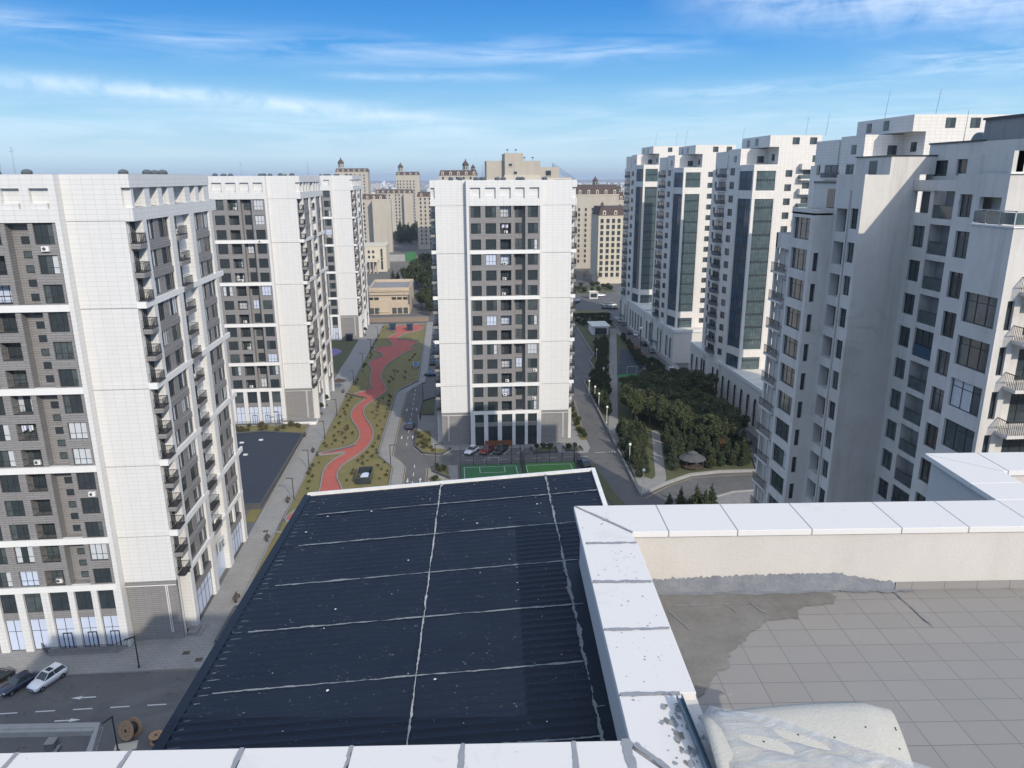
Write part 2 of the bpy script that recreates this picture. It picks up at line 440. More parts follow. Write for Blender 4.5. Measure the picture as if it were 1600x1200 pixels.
# ------------------------------------------------------------------ white and grey apartment blocks (four alike)
def railing(mb, x0, x1, y0, y1, z0, z1, m='rail_dark', step=0.16, sides='fblr'):
    """posts and bars round a balcony; f = low x side ... drawn in local coordinates"""
    def run(a, b):
        d = Vector(b) - Vector(a); n = max(1, int(d.length / step))
        for i in range(n + 1):
            p = Vector(a) + d * i / n
            mb.box(p.x - .014, p.x + .014, p.y - .014, p.y + .014, z0, z1 - .04, m)
        mb.box(min(a[0], b[0]) - .025, max(a[0], b[0]) + .025, min(a[1], b[1]) - .025, max(a[1], b[1]) + .025, z1 - .05, z1, m)
    if 'f' in sides: run((x1, y0), (x1, y1))
    if 'l' in sides: run((x0, y0), (x1, y0))
    if 'r' in sides: run((x0, y1), (x1, y1))
_bc = {}
def balcony(parent, t0, t1, x0, x1, zf, mirror, box=True, pref=''):
    key = (round(t1 - t0, 2), round(x1 - x0, 2), box)
    if key not in _bc:
        w, d = t1 - t0, x1 - x0
        a = MB()
        if box: a.box(0, d, 0, w, -0.62, 0.04, 'grey_stone')
        a.box(0, d + .05, -.05, w + .05, 0.04, 0.12, 'frame_dark')
        b = MB(); railing(b, 0, d, 0.03, w - .03, 0.12, 1.15, 'rail_dark')
        _bc[key] = (a.mesh('balcony'), b.mesh('railing'))
    am, bm = _bc[key]
    if mirror:
        o = link_mesh('balcony', am, parent, (29.4 - x0, t1, zf), PI)
    else:
        o = link_mesh('balcony', am, parent, (x0, t0, zf))
    link_mesh('railing', bm, o)
def l_tower(name, label, x0, y0, ZT, stairs=False, podium='shop_glass', leftside=False, seed=1, nfront=99, sign=False, group='white and grey apartment blocks'):
    random.seed(seed)
    R = thing(name, label, 'apartment block', (x0, y0, 0), 0, group)
    W = 29.4; D = 28.9; ztop = ZT[0] + 5.25
    # grey core
    c = MB(); c.box(0.5, W - .5, 0.45, D, 0, ZT[0] + 3.7, 'grey_stone'); c.build('core_wall', R)
    r = MB(); r.box(0.4, W - .4, 0.5, D - .1, ZT[0] + 3.75, ZT[0] + 4.2, 'roof_felt'); r.build('roof', R)
    # white end walls either side of the bay
    for xa, xb in ((0, 6.6), (22.85, W)):
        e = MB()
        zs = [ZT[-1] + .25] + [z for z in ZT[-2::-1]] + [ztop]
        for a, b in zip(zs, zs[1:]):
            e.box(xa, xb, 0, 0.5, a + (.06 if a != zs[0] else 0), b, 'white_panel')
        e.box(xa + .02, xb - .02, 0.07, .46, 8, ztop - .02, 'recess_shade')
        e.build('end_wall', R)
        s = MB(); s.box(xa + .05, xb - .05, 0.05, 0.5, 0, ZT[-1] + .25, 'grey_stone'); s.build('base_wall', R)
    zp = ZT[-1] - .45
    for xa, xb, xv in ((0.05, 6.5, 1.4), (22.9, W - .1, W - 1.5)):
        p = MB()
        p.box(xa, xb, -0.09, 0.0, zp, zp + .09, 'white_trim')
        p.box(xv, xv + .09, -0.10, -0.01, 1.2, zp, 'white_trim'); p.box(xv + .22, xv + .30, -0.10, -0.01, 1.2, zp, 'white_trim')
        p.build('drainpipe', R)
    # projecting bay
    yb = -1.3
    b = MB()
    for xa, xb in ((6.6, 7.15), (22.3, 22.85)):
        b.box(xa, xb, yb, 0.5, 0, ztop, 'white_panel')
    b.build('bay_side', R)
    g = MB()
    Z0 = ZT[-1] + .8; Z1 = ZT[0]
    cols = [(7.5, 9.62), (10.6, 12.88), (13.75, 16.1)]
    holes = []; fl = []
    for i in range(5):
        n = 3 if i < 4 else 2
        h = (ZT[i] - ZT[i + 1]) / n
        for j in range(n):
            zt = ZT[i] - h * j - (0.0 if j == 0 else 0.25)
            zb_ = max(ZT[i] - h * j - 2.45, ZT[i + 1] + .85)
            fl.append((zb_, zt, i, j, ZT[i] - h * (j + 1)))
    for zb_, zt, i, j, zf in fl:
        for a, e in cols: holes.append((a, e, zb_, zt))
    wall_with_holes(g, 7.15, 16.7, Z0, Z1, holes, lambda a, e, z, zz, m: g.box(a, e, yb + .12, yb + .5, z, zz, m), 'grey_stone')
    h2 = [(19.7, 21.88, a, e) for a, e, *_ in fl]
    wall_with_holes(g, 19.15, 22.3, Z0, Z1, h2, lambda a, e, z, zz, m: g.box(a, e, yb + .12, yb + .5, z, zz, m), 'grey_stone')
    g.box(16.7 - .25, 16.7, yb + .5, .45, Z0, Z1, 'grey_stone'); g.box(19.15, 19.4, yb + .5, .45, Z0, Z1, 'grey_stone')
    g.build('stone_wall', R)
    bk = MB(); bk.box(7.2, 22.2, .1, .44, Z0, Z1, 'grey_stone'); bk.build('back_wall', R)
    for zb_, zt, i, j, zf in fl:
        for ci, (a, e) in enumerate(cols + [(19.7, 21.88)]):
            if ci == 2:
                window(R, (a + .1, 0.0, zb_), 0, e - a - .2, zt - zb_, 3, .34, name='loggia_window')
                rl = MB.__new__(MB)
                key = ('lr', round(e - a, 2))
                if key not in _bc:
                    q = MB(); q.box(0, e - a, 0, .03, .95, 1.0, 'rail_dark'); q.box(0, e - a, -.01, .05, -.02, .12, 'frame_dark')
                    q.box((e - a) / 2 - .02, (e - a) / 2 + .02, 0, .03, .1, .95, 'rail_dark'); _bc[key] = q.mesh('loggia_rail')
                link_mesh('loggia_rail', _bc[key], R, (a, yb + .2, zb_))
                sh = ('ls', round(zt - zb_, 2))
                if sh not in _bc:
                    q = MB(); q.box(-.1, 0, 0, 1.1, 0, zt - zb_, 'grey_stone'); q.box(e - a, e - a + .1, 0, 1.1, 0, zt - zb_, 'grey_stone')
                    q.box(-.1, e - a + .1, 0, 1.1, -.12, -.02, 'grey_stone'); _bc[sh] = q.mesh('loggia')
                link_mesh('loggia', _bc[sh], R, (a, yb + .5, zb_))
            else:
                window(R, (a, yb + .34, zb_), 0, e - a, zt - zb_, 3, .34)
        if not stairs:
            window(R, (17.15, 0.0, zb_), 0, 1.4, zt - zb_, 2, .34)
    if stairs:
        z = Z0 + .5
        while z < Z1 - .9:
            window(R, (17.6, 0.0, z), 0, 1.15, 0.82, 1, None, 'dark_glass' if random.random() < .8 else 'mid_glass', name='stair_window')
            z += 1.65
    # air conditioners and washing in the loggias
    if 'ac' not in _bc:
        q = MB(); q.box(0, .8, 0, .32, 0, .58, 'white_trim'); q.tube((.3, -.01, .29), (.3, .0, .29), .2, .2, 'mid_glass', 12); _bc['ac'] = q.mesh('air_conditioner')
        q = MB(); q.box(0, 1.5, 0, .02, 1.75, 1.77, 'rail_light')
        for i_ in range(5): q.box(.05 + i_ * .28, .27 + i_ * .28, -.01, .03, 1.0 + .15 * (i_ % 3), 1.75, ('shop_glass', 'white_trim', 'purple_rubber', 'curtain_glass', 'white_trim')[i_])
        _bc['wash'] = q.mesh('washing_line')
    for zb_, zt, i, j, zf in fl:
        if random.random() < .30: link_mesh('air_conditioner', _bc['ac'], R, (14.0 + random.random() * 1.0, yb + .75, zb_ + .0))
        if random.random() < .16: link_mesh('washing_line', _bc['wash'], R, (14.1, yb + .55, zb_ + .1))
        if random.random() < .12: link_mesh('air_conditioner', _bc['ac'], R, (21.0 - random.random(), yb - .22, zb_ - .75))
        if random.random() < .25: link_mesh('air_conditioner', _bc['ac'], R, (W + .75, 13.6 + random.random() * 2, zb_ + .0), RX)
    # white bands
    for i, z in enumerate(ZT):
        c = MB()
        if i == 0:
            c.box(7.15, 22.3, yb - .03, 0.4, z, z + 1.5, 'white_panel')
            for xs in (-1.0, W + 1.0):
                x1 = xs + (0.35 if xs < 0 else -0.35)
                c.box(xs, x1, -.06, D + 2.4, z, z + 1.5, 'white_panel')
            c.box(-.66, 0.0, -.06, .5, z, z + 1.5, 'white_panel'); c.box(W, W + .66, -.06, .5, z, z + 1.5, 'white_panel')
            for s0 in (-.64, W + .02):
                c.box(s0, s0 + .62, .5, D + 2.3, z + .05, z + .25, 'white_trim')
        else:
            c.box(7.15, 22.3, yb - .05, yb + .5, z, z + .8, 'white_trim')
            c.box(16.7, 19.15, yb + .5, .1, z, z + .75, 'grey_stone')
            if i < 5:
                c.box(6.6, -0.95, -.05, 0.0, z + .1, z + .75, 'white_trim') if False else None
                for s, xa, xb in ((1, W, W + 1.05), (-1, -1.05, 0)):
                    c.box(xa, xb, -.03, 0.55, z, z + .75, 'white_trim')
                    xx = (W + .72, W + 1.05) if s > 0 else (-1.05, -.72)
                    c.box(xx[0], xx[1], .55, D + 2.4, z, z + .75, 'white_trim')
                    c.box(xa + .02 if s > 0 else xa + .1, xb - .1 if s > 0 else xb - .02, D, D + 2.38, z + .02, z + .3, 'white_trim')
                for xa, xb in ((0, 6.58), (22.87, W)):
                    c.box(xa, xb, -.035, -.003, z + .12, z + .72, 'white_panel')
            else:
                for s in (1, -1):
                    xx = (W + .72, W + 1.03) if s > 0 else (-1.03, -.72)
                    c.box(xx[0], xx[1], 2.4, D, z, z + .6, 'white_trim')
        c.build('cornice', R)
    # crown with niches
    cr = MB(); zn0, zn1 = ZT[0] + 1.5, ZT[0] + 3.75
    cr.box(7.15, 22.3, yb, yb + .3, zn1, ztop, 'white_panel')
    nx = [(7.45, 9.6), (10.6, 12.85), (13.75, 16.05), (17.0, 19.0), (20.0, 22.1)]
    wall_with_holes(cr, 7.15, 22.3, zn0, zn1, [(a, e, zn0, zn1) for a, e in nx], lambda a, e, z, zz, m: cr.box(a, e, yb, yb + .5, z, zz, m), 'white_panel')
    cr.box(7.15, 22.3, yb + .5, yb + .7, zn0, zn1 + .1, 'white_panel')
    for a, e in nx: cr.box(a, e - .35, yb + .06, yb + .5, zn0, zn0 + .62, 'white_panel')
    for s in (1, -1):
        f = (lambda x: x) if s > 0 else (lambda x: W - x)
        cr.box(f(W + .02), f(W + 1.0), -.02, D, zn1, ztop, 'white_panel')
        ts = [(1.2, 4.4), (6.0, 8.6), (10.0, 12.2), (14.2, 18.4), (20.5, 22.8), (24.2, 26.6)]
        wall_with_holes(cr, 0.5, D, zn0, zn1, [(a, e, zn0, zn1) for a, e in ts], lambda a, e, z, zz, m: cr.box(f(W - .4), f(W + .85), a, e, z, zz, m), 'white_panel')
        cr.box(f(W - .6), f(W - .4), .5, D, zn0, zn1, 'white_panel')
    cr.box(0.1, W - .1, D - .3, D - .05, zn0, ztop, 'white_panel')
    cr.build('parapet', R)
    # long sides
    for s in ((1, -1) if leftside else (1,)):
        f = (lambda x: x) if s > 0 else (lambda x: W - x)
        pl = MB()
        for a, e in ((2.4, 3.55), (11.0, 12.7), (18.9, 20.6), (27.55, D)):
            pl.box(f(W - .5), f(W + 1.0), a, e, 0, ZT[0], 'white_panel')
        pl.box(f(W - .02), f(W + .02), .5, 1.0, 0, ZT[0], 'white_panel')
        pl.build('pilaster', R)
        sw = MB()
        bays = [[(3.6, 6.3), (8.0, 10.9)], [(20.65, 23.3), (24.8, 27.5)]]
        for bi, bay in enumerate(bays):
            a0, a1 = ((3.55, 11.0), (20.6, 27.55))[bi]
            hh = [(a, e, z + (.0), zz) for z, zz, *_ in fl for a, e in bay]
            wall_with_holes(sw, a0, a1, ZT[-1] + .6, ZT[0], hh, lambda a, e, z, zz, m: sw.box(f(W + .3), f(W + .68), a, e, z, zz, m), 'grey_stone')
            for z, zz, i, j, zf in fl:
                if j < (2 if i < 4 else 1):
                    sw.box(f(W + .68), f(W + .80), a0, a1, zf - .35, zf + .45, 'grey_stone')
                for a, e in bay:
                    if s > 0: window(R, (W + .60, a, z), RX, e - a, zz - z, 4, None, name='side_window', g=random.choice(['mix1', 'mix2', 'mix3', 'mix4', 'mid_glass', 'dark_glass', 'mix2']))
                    else: window(R, (-.5, e, z), RN, e - a, zz - z, 4, None, name='side_window', g='dark_glass')
            # two shop storeys
            zs = ZT[-1]
            sw.box(f(W + .3), f(W + .8), a0, a1, 4.6, 5.7, 'grey_stone')
            sw.box(f(W + .3), f(W + .8), (a0 + a1) / 2 - .35, (a0 + a1) / 2 + .35, 5.7, zs, 'white_trim')
            for a, e in ((a0, (a0 + a1) / 2 - .35), ((a0 + a1) / 2 + .35, a1)):
                if s > 0: window(R, (W + .5, a, 5.7), RX, e - a, zs - 5.7, 2, None, g='dark_glass', name='shop_window')
            if s > 0: window(R, (W + .55, a0, .25), RX, a1 - a0, 4.35, 5, .68, g=podium if podium != 'dark_glass' else 'shop_glass', name='shop_window')
        sw.build('side_wall', R)
        bw = MB(); bw.box(f(W - .2), f(W + .1), 12.7, 18.9, 0, ZT[0], 'white_panel')
        bw.box(f(W + .1), f(W + .14), 12.72, 18.88, 0.1, 4.6, 'shop_glass')
        bw.build('alcove_wall', R)
        for z, zz, i, j, zf in fl:
            last = (j == 2) or (i == 4 and j == 1)
            if s > 0:
                window(R, (W + .06, .98, z), RX, 1.36, zz - z, 2, None, g='dark_glass', name='balcony_door')
                window(R, (W + .16, 13.4, z), RX, 2.4, zz - z, 2, None, g=random.choice(['curtain_glass', 'mid_glass', 'dark_glass']), name='balcony_door')
            elif j == 0:
                window(R, (-.16, 15.8, z), RN, 2.4, zz - z, 2, None, g='dark_glass', name='balcony_door')
            balcony(R, 0.35, 2.35, W + .12, W + 1.2, z - .15, s < 0, box=not last)
            balcony(R, 13.0, 16.4, W + .2, W + 1.25, z - .15, s < 0, box=True)
    # street-level front
    pf = MB()
    po = [(7.6, 9.65), (10.6, 12.8), (13.75, 16.15), (16.9, 19.05), (19.75, 21.85)]
    zs = ZT[-1]
    wall_with_holes(pf, 7.15, 22.3, 0, zs, [(a, e, .12, zs - .02) for a, e in po], lambda a, e, z, zz, m: pf.box(a, e, yb + .02, yb + .6, z, zz, m), 'white_panel')
    pf.build('colonnade', R)
    for k_, (a, e) in enumerate(po):
        sp = MB(); sp.box(a, e, yb + .25, yb + .55, 4.75, 5.75, 'grey_stone'); sp.build('spandrel', R)
        window(R, (a, yb + .4, 5.75), 0, e - a, zs - 5.8, 2, .78, g='dark_glass' if random.random() < .7 else 'mid_glass', name='shop_window')
        sw_ = window(R, (a, yb + .42, .15), 0, e - a, 4.55, 2, .62, g=podium, name='shop_window')
        if k_ >= 2:
            d = MB(); d.box(0, 1.15, 0, .08, 0, .08, 'frame_dark'); d.box(0, .1, 0, .08, 0, 2.3, 'frame_dark'); d.box(1.05, 1.15, 0, .08, 0, 2.3, 'frame_dark')
            d.box(.52, .63, 0, .08, 0, 2.3, 'frame_dark'); d.box(0, 1.15, 0, .08, 2.2, 2.32, 'frame_dark'); d.box(.1, 1.05, .03, .05, .08, 2.2, podium)
            d.build('door', R, (a + .7, yb + .3, .15))
    # ventilators on the roof
    for i in range(10):
        x = random.uniform(3, W - 2); y = random.uniform(3, D - 2)
        v = MB(); v.tube((0, 0, 0), (0, 0, .8), .3, .3, 'steel', 8); v.lathe(0, 0, [(.42, .8), (.62, 1.05), (.66, 1.35), (.5, 1.6), (.2, 1.72)], 'mid_glass', 10)
        v.build('roof_ventilator', R, (x, y, ZT[0] + 4.2))
    for i in range(2):
        x = random.uniform(8, W - 1); y = random.uniform(4, D - 4)
        v = MB(); v.tube((0, 0, 0), (.05, 0, 4.6), .035, .02, 'steel', 5); v.box(-.3, .3, -.02, .02, 4.0, 4.04, 'steel'); v.box(-.2, .25, -.02, .02, 4.4, 4.43, 'steel')
        v.build('antenna', R, (x, y, ZT[0] + 4.2))
    return R
ZL = [55.3, 45.15, 35.15, 25.1, 15.35, 8.7]
ZC = [54.15, 44.05, 34.1, 24.2, 14.3, 7.75]
L1 = l_tower('apartment_block', 'nearest white and grey apartment block, cut by the left edge, with tiny stair windows', -66.75, 90.56, ZL, stairs=True, seed=3)
L2 = l_tower('apartment_block', 'second white and grey apartment block on the left, behind the dark flat roof', -65.45, 183.3, ZL, seed=5)
L3 = l_tower('apartment_block', 'farthest white and grey apartment block on the left, by the purple play surface', -65.7, 284.6, [z + .3 for z in ZL], seed=8)
Ct = l_tower('apartment_block', 'white and grey apartment block standing alone in the centre above the green ball court', -3.2, 162.35, ZC, leftside=True, podium='dark_glass', seed=11)
# shop sign on the nearest block
sg = MB(); sg.box(0, .06, 0, 3.0, 0, 1.9, 'white_line')
for i in range(5): sg.box(.06, .09, .35, 1.2 - .1 * (i % 2), .25 + i * .3, .42 + i * .3, 'green_glass')
sg.box(.06, .09, 1.5, 2.7, .3, .5, 'green_glass'); sg.box(.06, .09, 1.5, 2.4, .7, .85, 'blue_glass'); sg.box(.06, .09, 1.5, 2.6, 1.05, 1.3, 'green_glass')
sg.build('shop_sign', L1, (30.5, 13.6, 5.2))
# steps and ramps before the blocks
def ramp(x0, x1, y0, label):
    t = thing('entrance_ramp', label, 'ramp', ((x0 + x1) / 2, y0, 0))
    a = MB(); w = (x1 - x0) / 2
    a.prism([(-w, 0), (-w + 1.3, -1.15), (w - 1.0, -1.15), (w, 0)], 0, .45, 'kerbstone'); a.build('platform', t)
    b = MB()
    for p, q in (((-w, -.02), (-w + 1.3, -1.1)), ((-w + 1.3, -1.1), (w - 1.0, -1.1)), ((w - 1.0, -1.1), (w, -.02))):
        P = Vector(p); Q = Vector(q); n = max(2, int((Q - P).length / .18))
        for i in range(n + 1):
            r = P + (Q - P) * i / n; b.box(r.x - .015, r.x + .015, r.y - .015, r.y + .015, .45, 1.4, 'rail_dark')
        b.tube((P.x, P.y, 1.42), (Q.x, Q.y, 1.42), .03, .03, 'rail_dark', 5)
    b.build('railing', t)
ramp(-55.0, -44.1, 89.2, 'grey ramp with dark railing before the shops of the nearest left block')
ramp(-57.5, -43.5, 181.9, 'grey ramp with railing before the second left block, beside the small lawn')
st = MB(); st.box(-37.2, -35.9, 91.2, 93.2, 0, .45, 'kerbstone'); st.box(-36.9, -35.3, 91.0, 93.4, 0, .22, 'kerbstone')
tag(st.build('door_step'), 'grey stone door step at the corner of the nearest left block', 'step')
tr_ = MB(); tr_.box(-43.4, -35.0, 180.6, 183.2, 0, .9, 'white_trim'); tr_.box(-43.3, -35.1, 180.7, 183.15, .9, .95, 'paving')
o = tr_.build('terrace_wall'); tag(o, 'low pale terrace wall at the foot of the second left block', 'wall')
rr = MB(); railing(rr, 0, 0, 0, 0, 0, 0, sides='') if False else None
for i in range(48): rr.box(-43.3 + i * .17, -43.27 + i * .17, 180.64, 180.67, .9, 1.9, 'rail_light')
rr.box(-43.3, -35.1, 180.63, 180.68, 1.88, 1.94, 'rail_light')
rr.build('railing', o)

# ------------------------------------------------------------------ cream towers along the street on the right
def awning(x, y, m='blue_glass'): pass
def r_tower(label, y0, pod, seed, top=0.0, XW=18.0):
    random.seed(seed)
    R = thing('apartment_tower', label, 'apartment tower', (73, y0, 0), 0, 'cream towers with glass bays')
    Z = lambda z: z + top
    w = MB()
    bow = [(0, 0), (0, .8), (-.9, 5.2), (-.9, 12.6), (0, 17.2), (0, 19.2), (18, 19.2), (18, 0)]
    w.prism(bow, 0, Z(61.6), 'cream_panel', 'roof_felt')
    w.build('bow_wall', R)
    w = MB(); w.box(7.3, XW, -6, 0, 0, Z(66.8), 'cream_panel', 'roof_felt'); w.box(7.3, 18, 0, 19, Z(61.6), Z(66.8), 'cream_panel', 'roof_felt')
    w.build('wing_wall', R)
    w = MB(); w.box(4.9, 18, -5.95, 12, Z(66.8), Z(69.5), 'cream_panel', 'roof_felt'); (w.box(18, XW, -5.95, 0, Z(66.8), Z(69.5), 'cream_panel', 'roof_felt') if XW > 18 else None); w.build('penthouse', R)
    w = MB(); w.box(.25, 7.3, .3, 8.6, Z(61.6), Z(66.6), 'cream_panel', 'roof_felt'); w.box(.25, 7.3, 9.2, 18.2, Z(61.6), Z(66.2), 'cream_panel', 'roof_felt'); w.box(.7, 7.3, 8.6, 9.2, Z(61.6), Z(65.6), 'cream_panel')
    w.build('top_storey', R)
    # glazed bay
    w = MB()
    w.prism([(1.5, -6), (7.3, -6), (7.3, 0), (0.4, 0), (1.2, -2.2)], 0, 14.3, 'cream_panel') if False else None
    core = [(1.75, -5.75), (7.3, -5.75), (7.3, 0), (.6, 0), (1.35, -2.4)]
    w.prism(core, 0, Z(62.3), 'cream_panel', 'roof_felt')
    for z0, z1 in ((Z(61.2), Z(62.7)), (Z(54.5), Z(56.5)), (14.2, 16.3)):
        w.prism([(1.42, -6.05), (7.35, -6.05), (7.35, 0), (.3, 0), (1.1, -2.5)], z0, z1, 'cream_panel')
    w.box(1.46, 2.2, -6.02, -5.3, 0, Z(61.2), 'cream_panel'); w.box(7.0, 7.25, -6.02, -5.77, 0, Z(61.2), 'cream_panel')
    w.build('bay_frame', R)
    def curtain(p0, p1, z0, z1, m, name):
        P = Vector(p0); Q = Vector(p1); L = (Q - P).length; ang = math.atan2(Q.y - P.y, Q.x - P.x)
        g = MB(); g.box(0, L, .02, .06, z0, z1, m)
        g.build(name, R, (P.x, P.y, 0), ang)
        f = MB(); n = max(2, int(L / .75))
        for i in range(n + 1): f.box(L * i / n - .035, L * i / n + .035, -.04, .03, z0, z1, 'mullion')
        z = z0; i_ = 1
        while z < z1 - .6:
            f.box(0, L, -.03, .02, z, z + (.10 if i_ % 3 else .55), 'mid_glass' if i_ % 3 else 'dark_glass'); z += 1.12; i_ += 1
        f.build('mullions', R, (P.x, P.y, 0), ang)
    for z0, z1 in ((Z(56.5), Z(61.2)), (16.3, Z(54.5)), (10.8, 14.2)):
        curtain((2.2, -5.85), (7.0, -5.85), z0, z1, 'green_glass', 'curtain_wall')
        curtain((1.2, -2.6), (1.62, -5.35), z0, z1, 'blue_glass', 'curtain_wall')  # bluer than the bay front: the side's shade put into its glass colour
        curtain((.36, -.05), (1.15, -2.5), z0, z1, 'blue_glass', 'curtain_wall')
    # bow: two windows and a balcony on every floor
    if 'bal' not in _bc:
        b = MB()
        pr = [(0, 0), (-1.0, .9), (-1.25, 2.9), (-1.0, 4.9), (0, 5.8)]
        b.prism(pr, -.1, .18, 'cream_panel')
        b2 = MB()
        for (xa, ya), (xb, yb_) in zip(pr, pr[1:]):
            n = 6
            for i in range(n): b2.box(xa + (xb - xa) * i / n - .05, xa + (xb - xa) * i / n + .05, ya + (yb_ - ya) * i / n - .11, ya + (yb_ - ya) * i / n + .11, .18, 1.1, 'rail_solid')
        _bc['bal'] = (b.mesh('balcony'), b2.mesh('balcony_railing'))
        wm = MB(); wm.box(0, 1.9, 0, .1, 0, 1.75, 'frame_dark'); wm.box(.1, .92, -.02, .03, .1, 1.65, 'dark_glass'); wm.box(.98, 1.8, -.02, .03, .1, 1.65, 'mid_glass')
        _bc['rw'] = wm.mesh('window')
        wm = MB(); wm.box(0, 5.0, 0, .12, 0, 2.4, 'recess_shade'); wm.box(.3, 2.3, -.02, .03, 0, 2.2, 'dark_glass'); wm.box(2.8, 4.7, -.02, .03, 0, 2.2, 'dark_glass')  # dark panel on the flat wall, painted shade of the balcony opening
        _bc['rd'] = wm.mesh('balcony_door')
    zf = 12.1
    a1 = math.atan2(4.4, -.9)      # oblique panels of the bow
    while zf < Z(60):
        link_mesh('balcony_door', _bc['rd'], R, (-1.0, 11.4, zf + .1), RN)
        o = link_mesh('balcony', _bc['bal'][0], R, (-.9, 6.0, zf)); link_mesh('balcony_railing', _bc['bal'][1], o)
        link_mesh('window', _bc['rw'], R, (-.72, 4.0, zf + .75), RN + math.atan2(.9, 4.4))
        link_mesh('window', _bc['rw'], R, (-.42, 15.9, zf + .75), RN - math.atan2(.9, 4.6))
        zf += 3.38
    # wing front
    z = 61.35 + top - 1.0
    if 'wb' not in _bc:
        b = MB(); b.box(0, 4.7, -1.6, 0, -.15, .12, 'cream_panel'); b.box(0, 4.7, -1.6, -1.45, .12, 1.25, 'cream_panel'); b.box(0, .14, -1.45, 0, .12, 1.25, 'cream_panel'); b.box(4.56, 4.7, -1.45, 0, .12, 1.25, 'cream_panel')
        _bc['wb'] = b.mesh('balcony')
        b = MB(); b.box(0, 4.7, -1.6, 0, -.15, .2, 'cream_panel'); b.box(.05, 4.65, -1.52, -1.5, .2, 1.1, 'green_glass'); b.box(0, 4.7, -1.56, -1.5, 1.1, 1.15, 'rail_light'); b.box(.03, .06, -1.5, 0, .2, 1.1, 'green_glass')
        _bc['wg'] = b.mesh('balcony')
        b = MB(); b.box(0, 2.4, -.04, .02, 0, 2.2, 'frame_dark'); b.box(.1, 1.15, -.06, -.03, .1, 2.1, 'mid_glass'); b.box(1.25, 2.3, -.06, -.03, .1, 2.1, 'dark_glass')
        _bc['wd'] = b.mesh('balcony_door')
        b = MB(); b.box(0, 1.7, -.04, .02, 0, 1.6, 'frame_dark'); b.box(.08, .82, -.06, -.03, .08, 1.52, 'mid_glass'); b.box(.88, 1.62, -.06, -.03, .08, 1.52, 'dark_glass')
        _bc['ww'] = b.mesh('window')
    k_ = 0
    while z > 12:
        link_mesh('window', _bc['ww'], R, (9.5, -6, z - .6), 0)
        link_mesh('balcony_door', _bc['wd'], R, (14.0, -6, z - 1.0), 0)
        link_mesh('balcony', _bc['wg' if k_ % 2 == 0 else 'wb'], R, (12.8, -6, z - 1.3), 0)
        z -= 3.38; k_ += 1
    link_mesh('balcony', _bc['wb'], R, (12.8, -6, Z(61.6)), 0)
    for x, zz in ((16.0, 63.2), (10.6, 67.4), (15, 67.4)):
        link_mesh('window', _bc['ww'], R, (x, -6, Z(zz)), 0)
    for x, y, zz in ((4.9, 3.0, 67.4), (4.9, 8.6, 67.3), (7.3, -2.2, 63.6), (.25, 4.6, 63.4)):
        link_mesh('window', _bc['ww'], R, (x, y, Z(zz)), RN)
    link_mesh('window', _bc['ww'], R, (4.6, .3, Z(63.2)), 0)
    g = MB(); q = 25
    # podium on the street
    pa, pb = pod
    w = MB(); w.box(-.4, 24, pa, pb, 0, 10.9, 'cream_panel', 'dusty_roof')
    w.box(-.75, -.4, pa, pb, 10.4, 11.3, 'white_trim'); w.box(-.4, 24, pa - .3, pa, 10.4, 11.3, 'white_trim')
    w.box(-.55, -.4, pa, pb, 0, .9, 'stucco')
    w.build('podium_wall', R)
    y = pa + 3.0
    while y < pb - 2.5:
        if not (-1 < y < 17):
            a = MB(); a.box(-.52, -.38, y, y + 1.5, .9, 7.2, 'dark_glass')
            a.prism([(0, 0)], 0, 0, 'dark_glass') if False else None
            for i in range(8):
                t0 = PI * i / 8; t1 = PI * (i + 1) / 8
                a.face([(-.52, y + .75, 7.2), (-.52, y + .75 + .75 * math.cos(t0), 7.2 + .75 * math.sin(t0)), (-.52, y + .75 + .75 * math.cos(t1), 7.2 + .75 * math.sin(t1))], 'dark_glass')
            a.box(-.62, -.5, y - .18, y, .9, 7.4, 'stucco'); a.box(-.62, -.5, y + 1.5, y + 1.68, .9, 7.4, 'stucco')
            a.box(-.58, -.5, y, y + 1.5, 4.0, 4.5, 'frame_dark')
            a.build('arched_window', R)
        y += 4.4
    for yy in (2.0, 5.0, 12.4, 15.2):
        a = MB(); a.box(-.98 if 4 < yy < 13 else -.75, -.35, yy, yy + 1.7, .4, 8.6, 'dark_glass'); a.box(-1.1 if 4 < yy < 13 else -.85, -.4, yy - .25, yy, 0, 10.6, 'cream_panel'); a.build('shop_window', R)
    a = MB(); a.box(-2.3, -.9, 7.2, 10.2, 3.3, 3.45, 'blue_glass'); a.box(-2.3, -2.25, 7.2, 10.2, 2.8, 3.3, 'blue_glass'); a.build('awning', R)
    for i in range(2):
        v = MB(); x, y = random.uniform(6, 22), random.uniform(-4, 10)
        v.tube((0, 0, 0), (.5, 0, 5.5), .05, .03, 'steel', 5); v.box(-.1, 1.0, -.03, .03, 4.6, 4.65, 'steel'); v.build('antenna', R, (x, y, Z(69.5)))
    return R
r_tower('farthest cream tower with glass bays on the right, at the end of the street', 296.8, (-23.0, 19.0), 21, top=1.6)
r_tower('cream tower with glass bays, second from the far end of the street on the right', 246.0, (-11.5, 27.0), 22)
r_tower('cream tower with glass bays standing right above the dark park trees', 189.3, (-31.0, 28.5), 23)
r_tower('cream tower rising behind the grey stucco block at the right', 131.5, (-30.0, 25.5), 24, top=.3, XW=23.0)

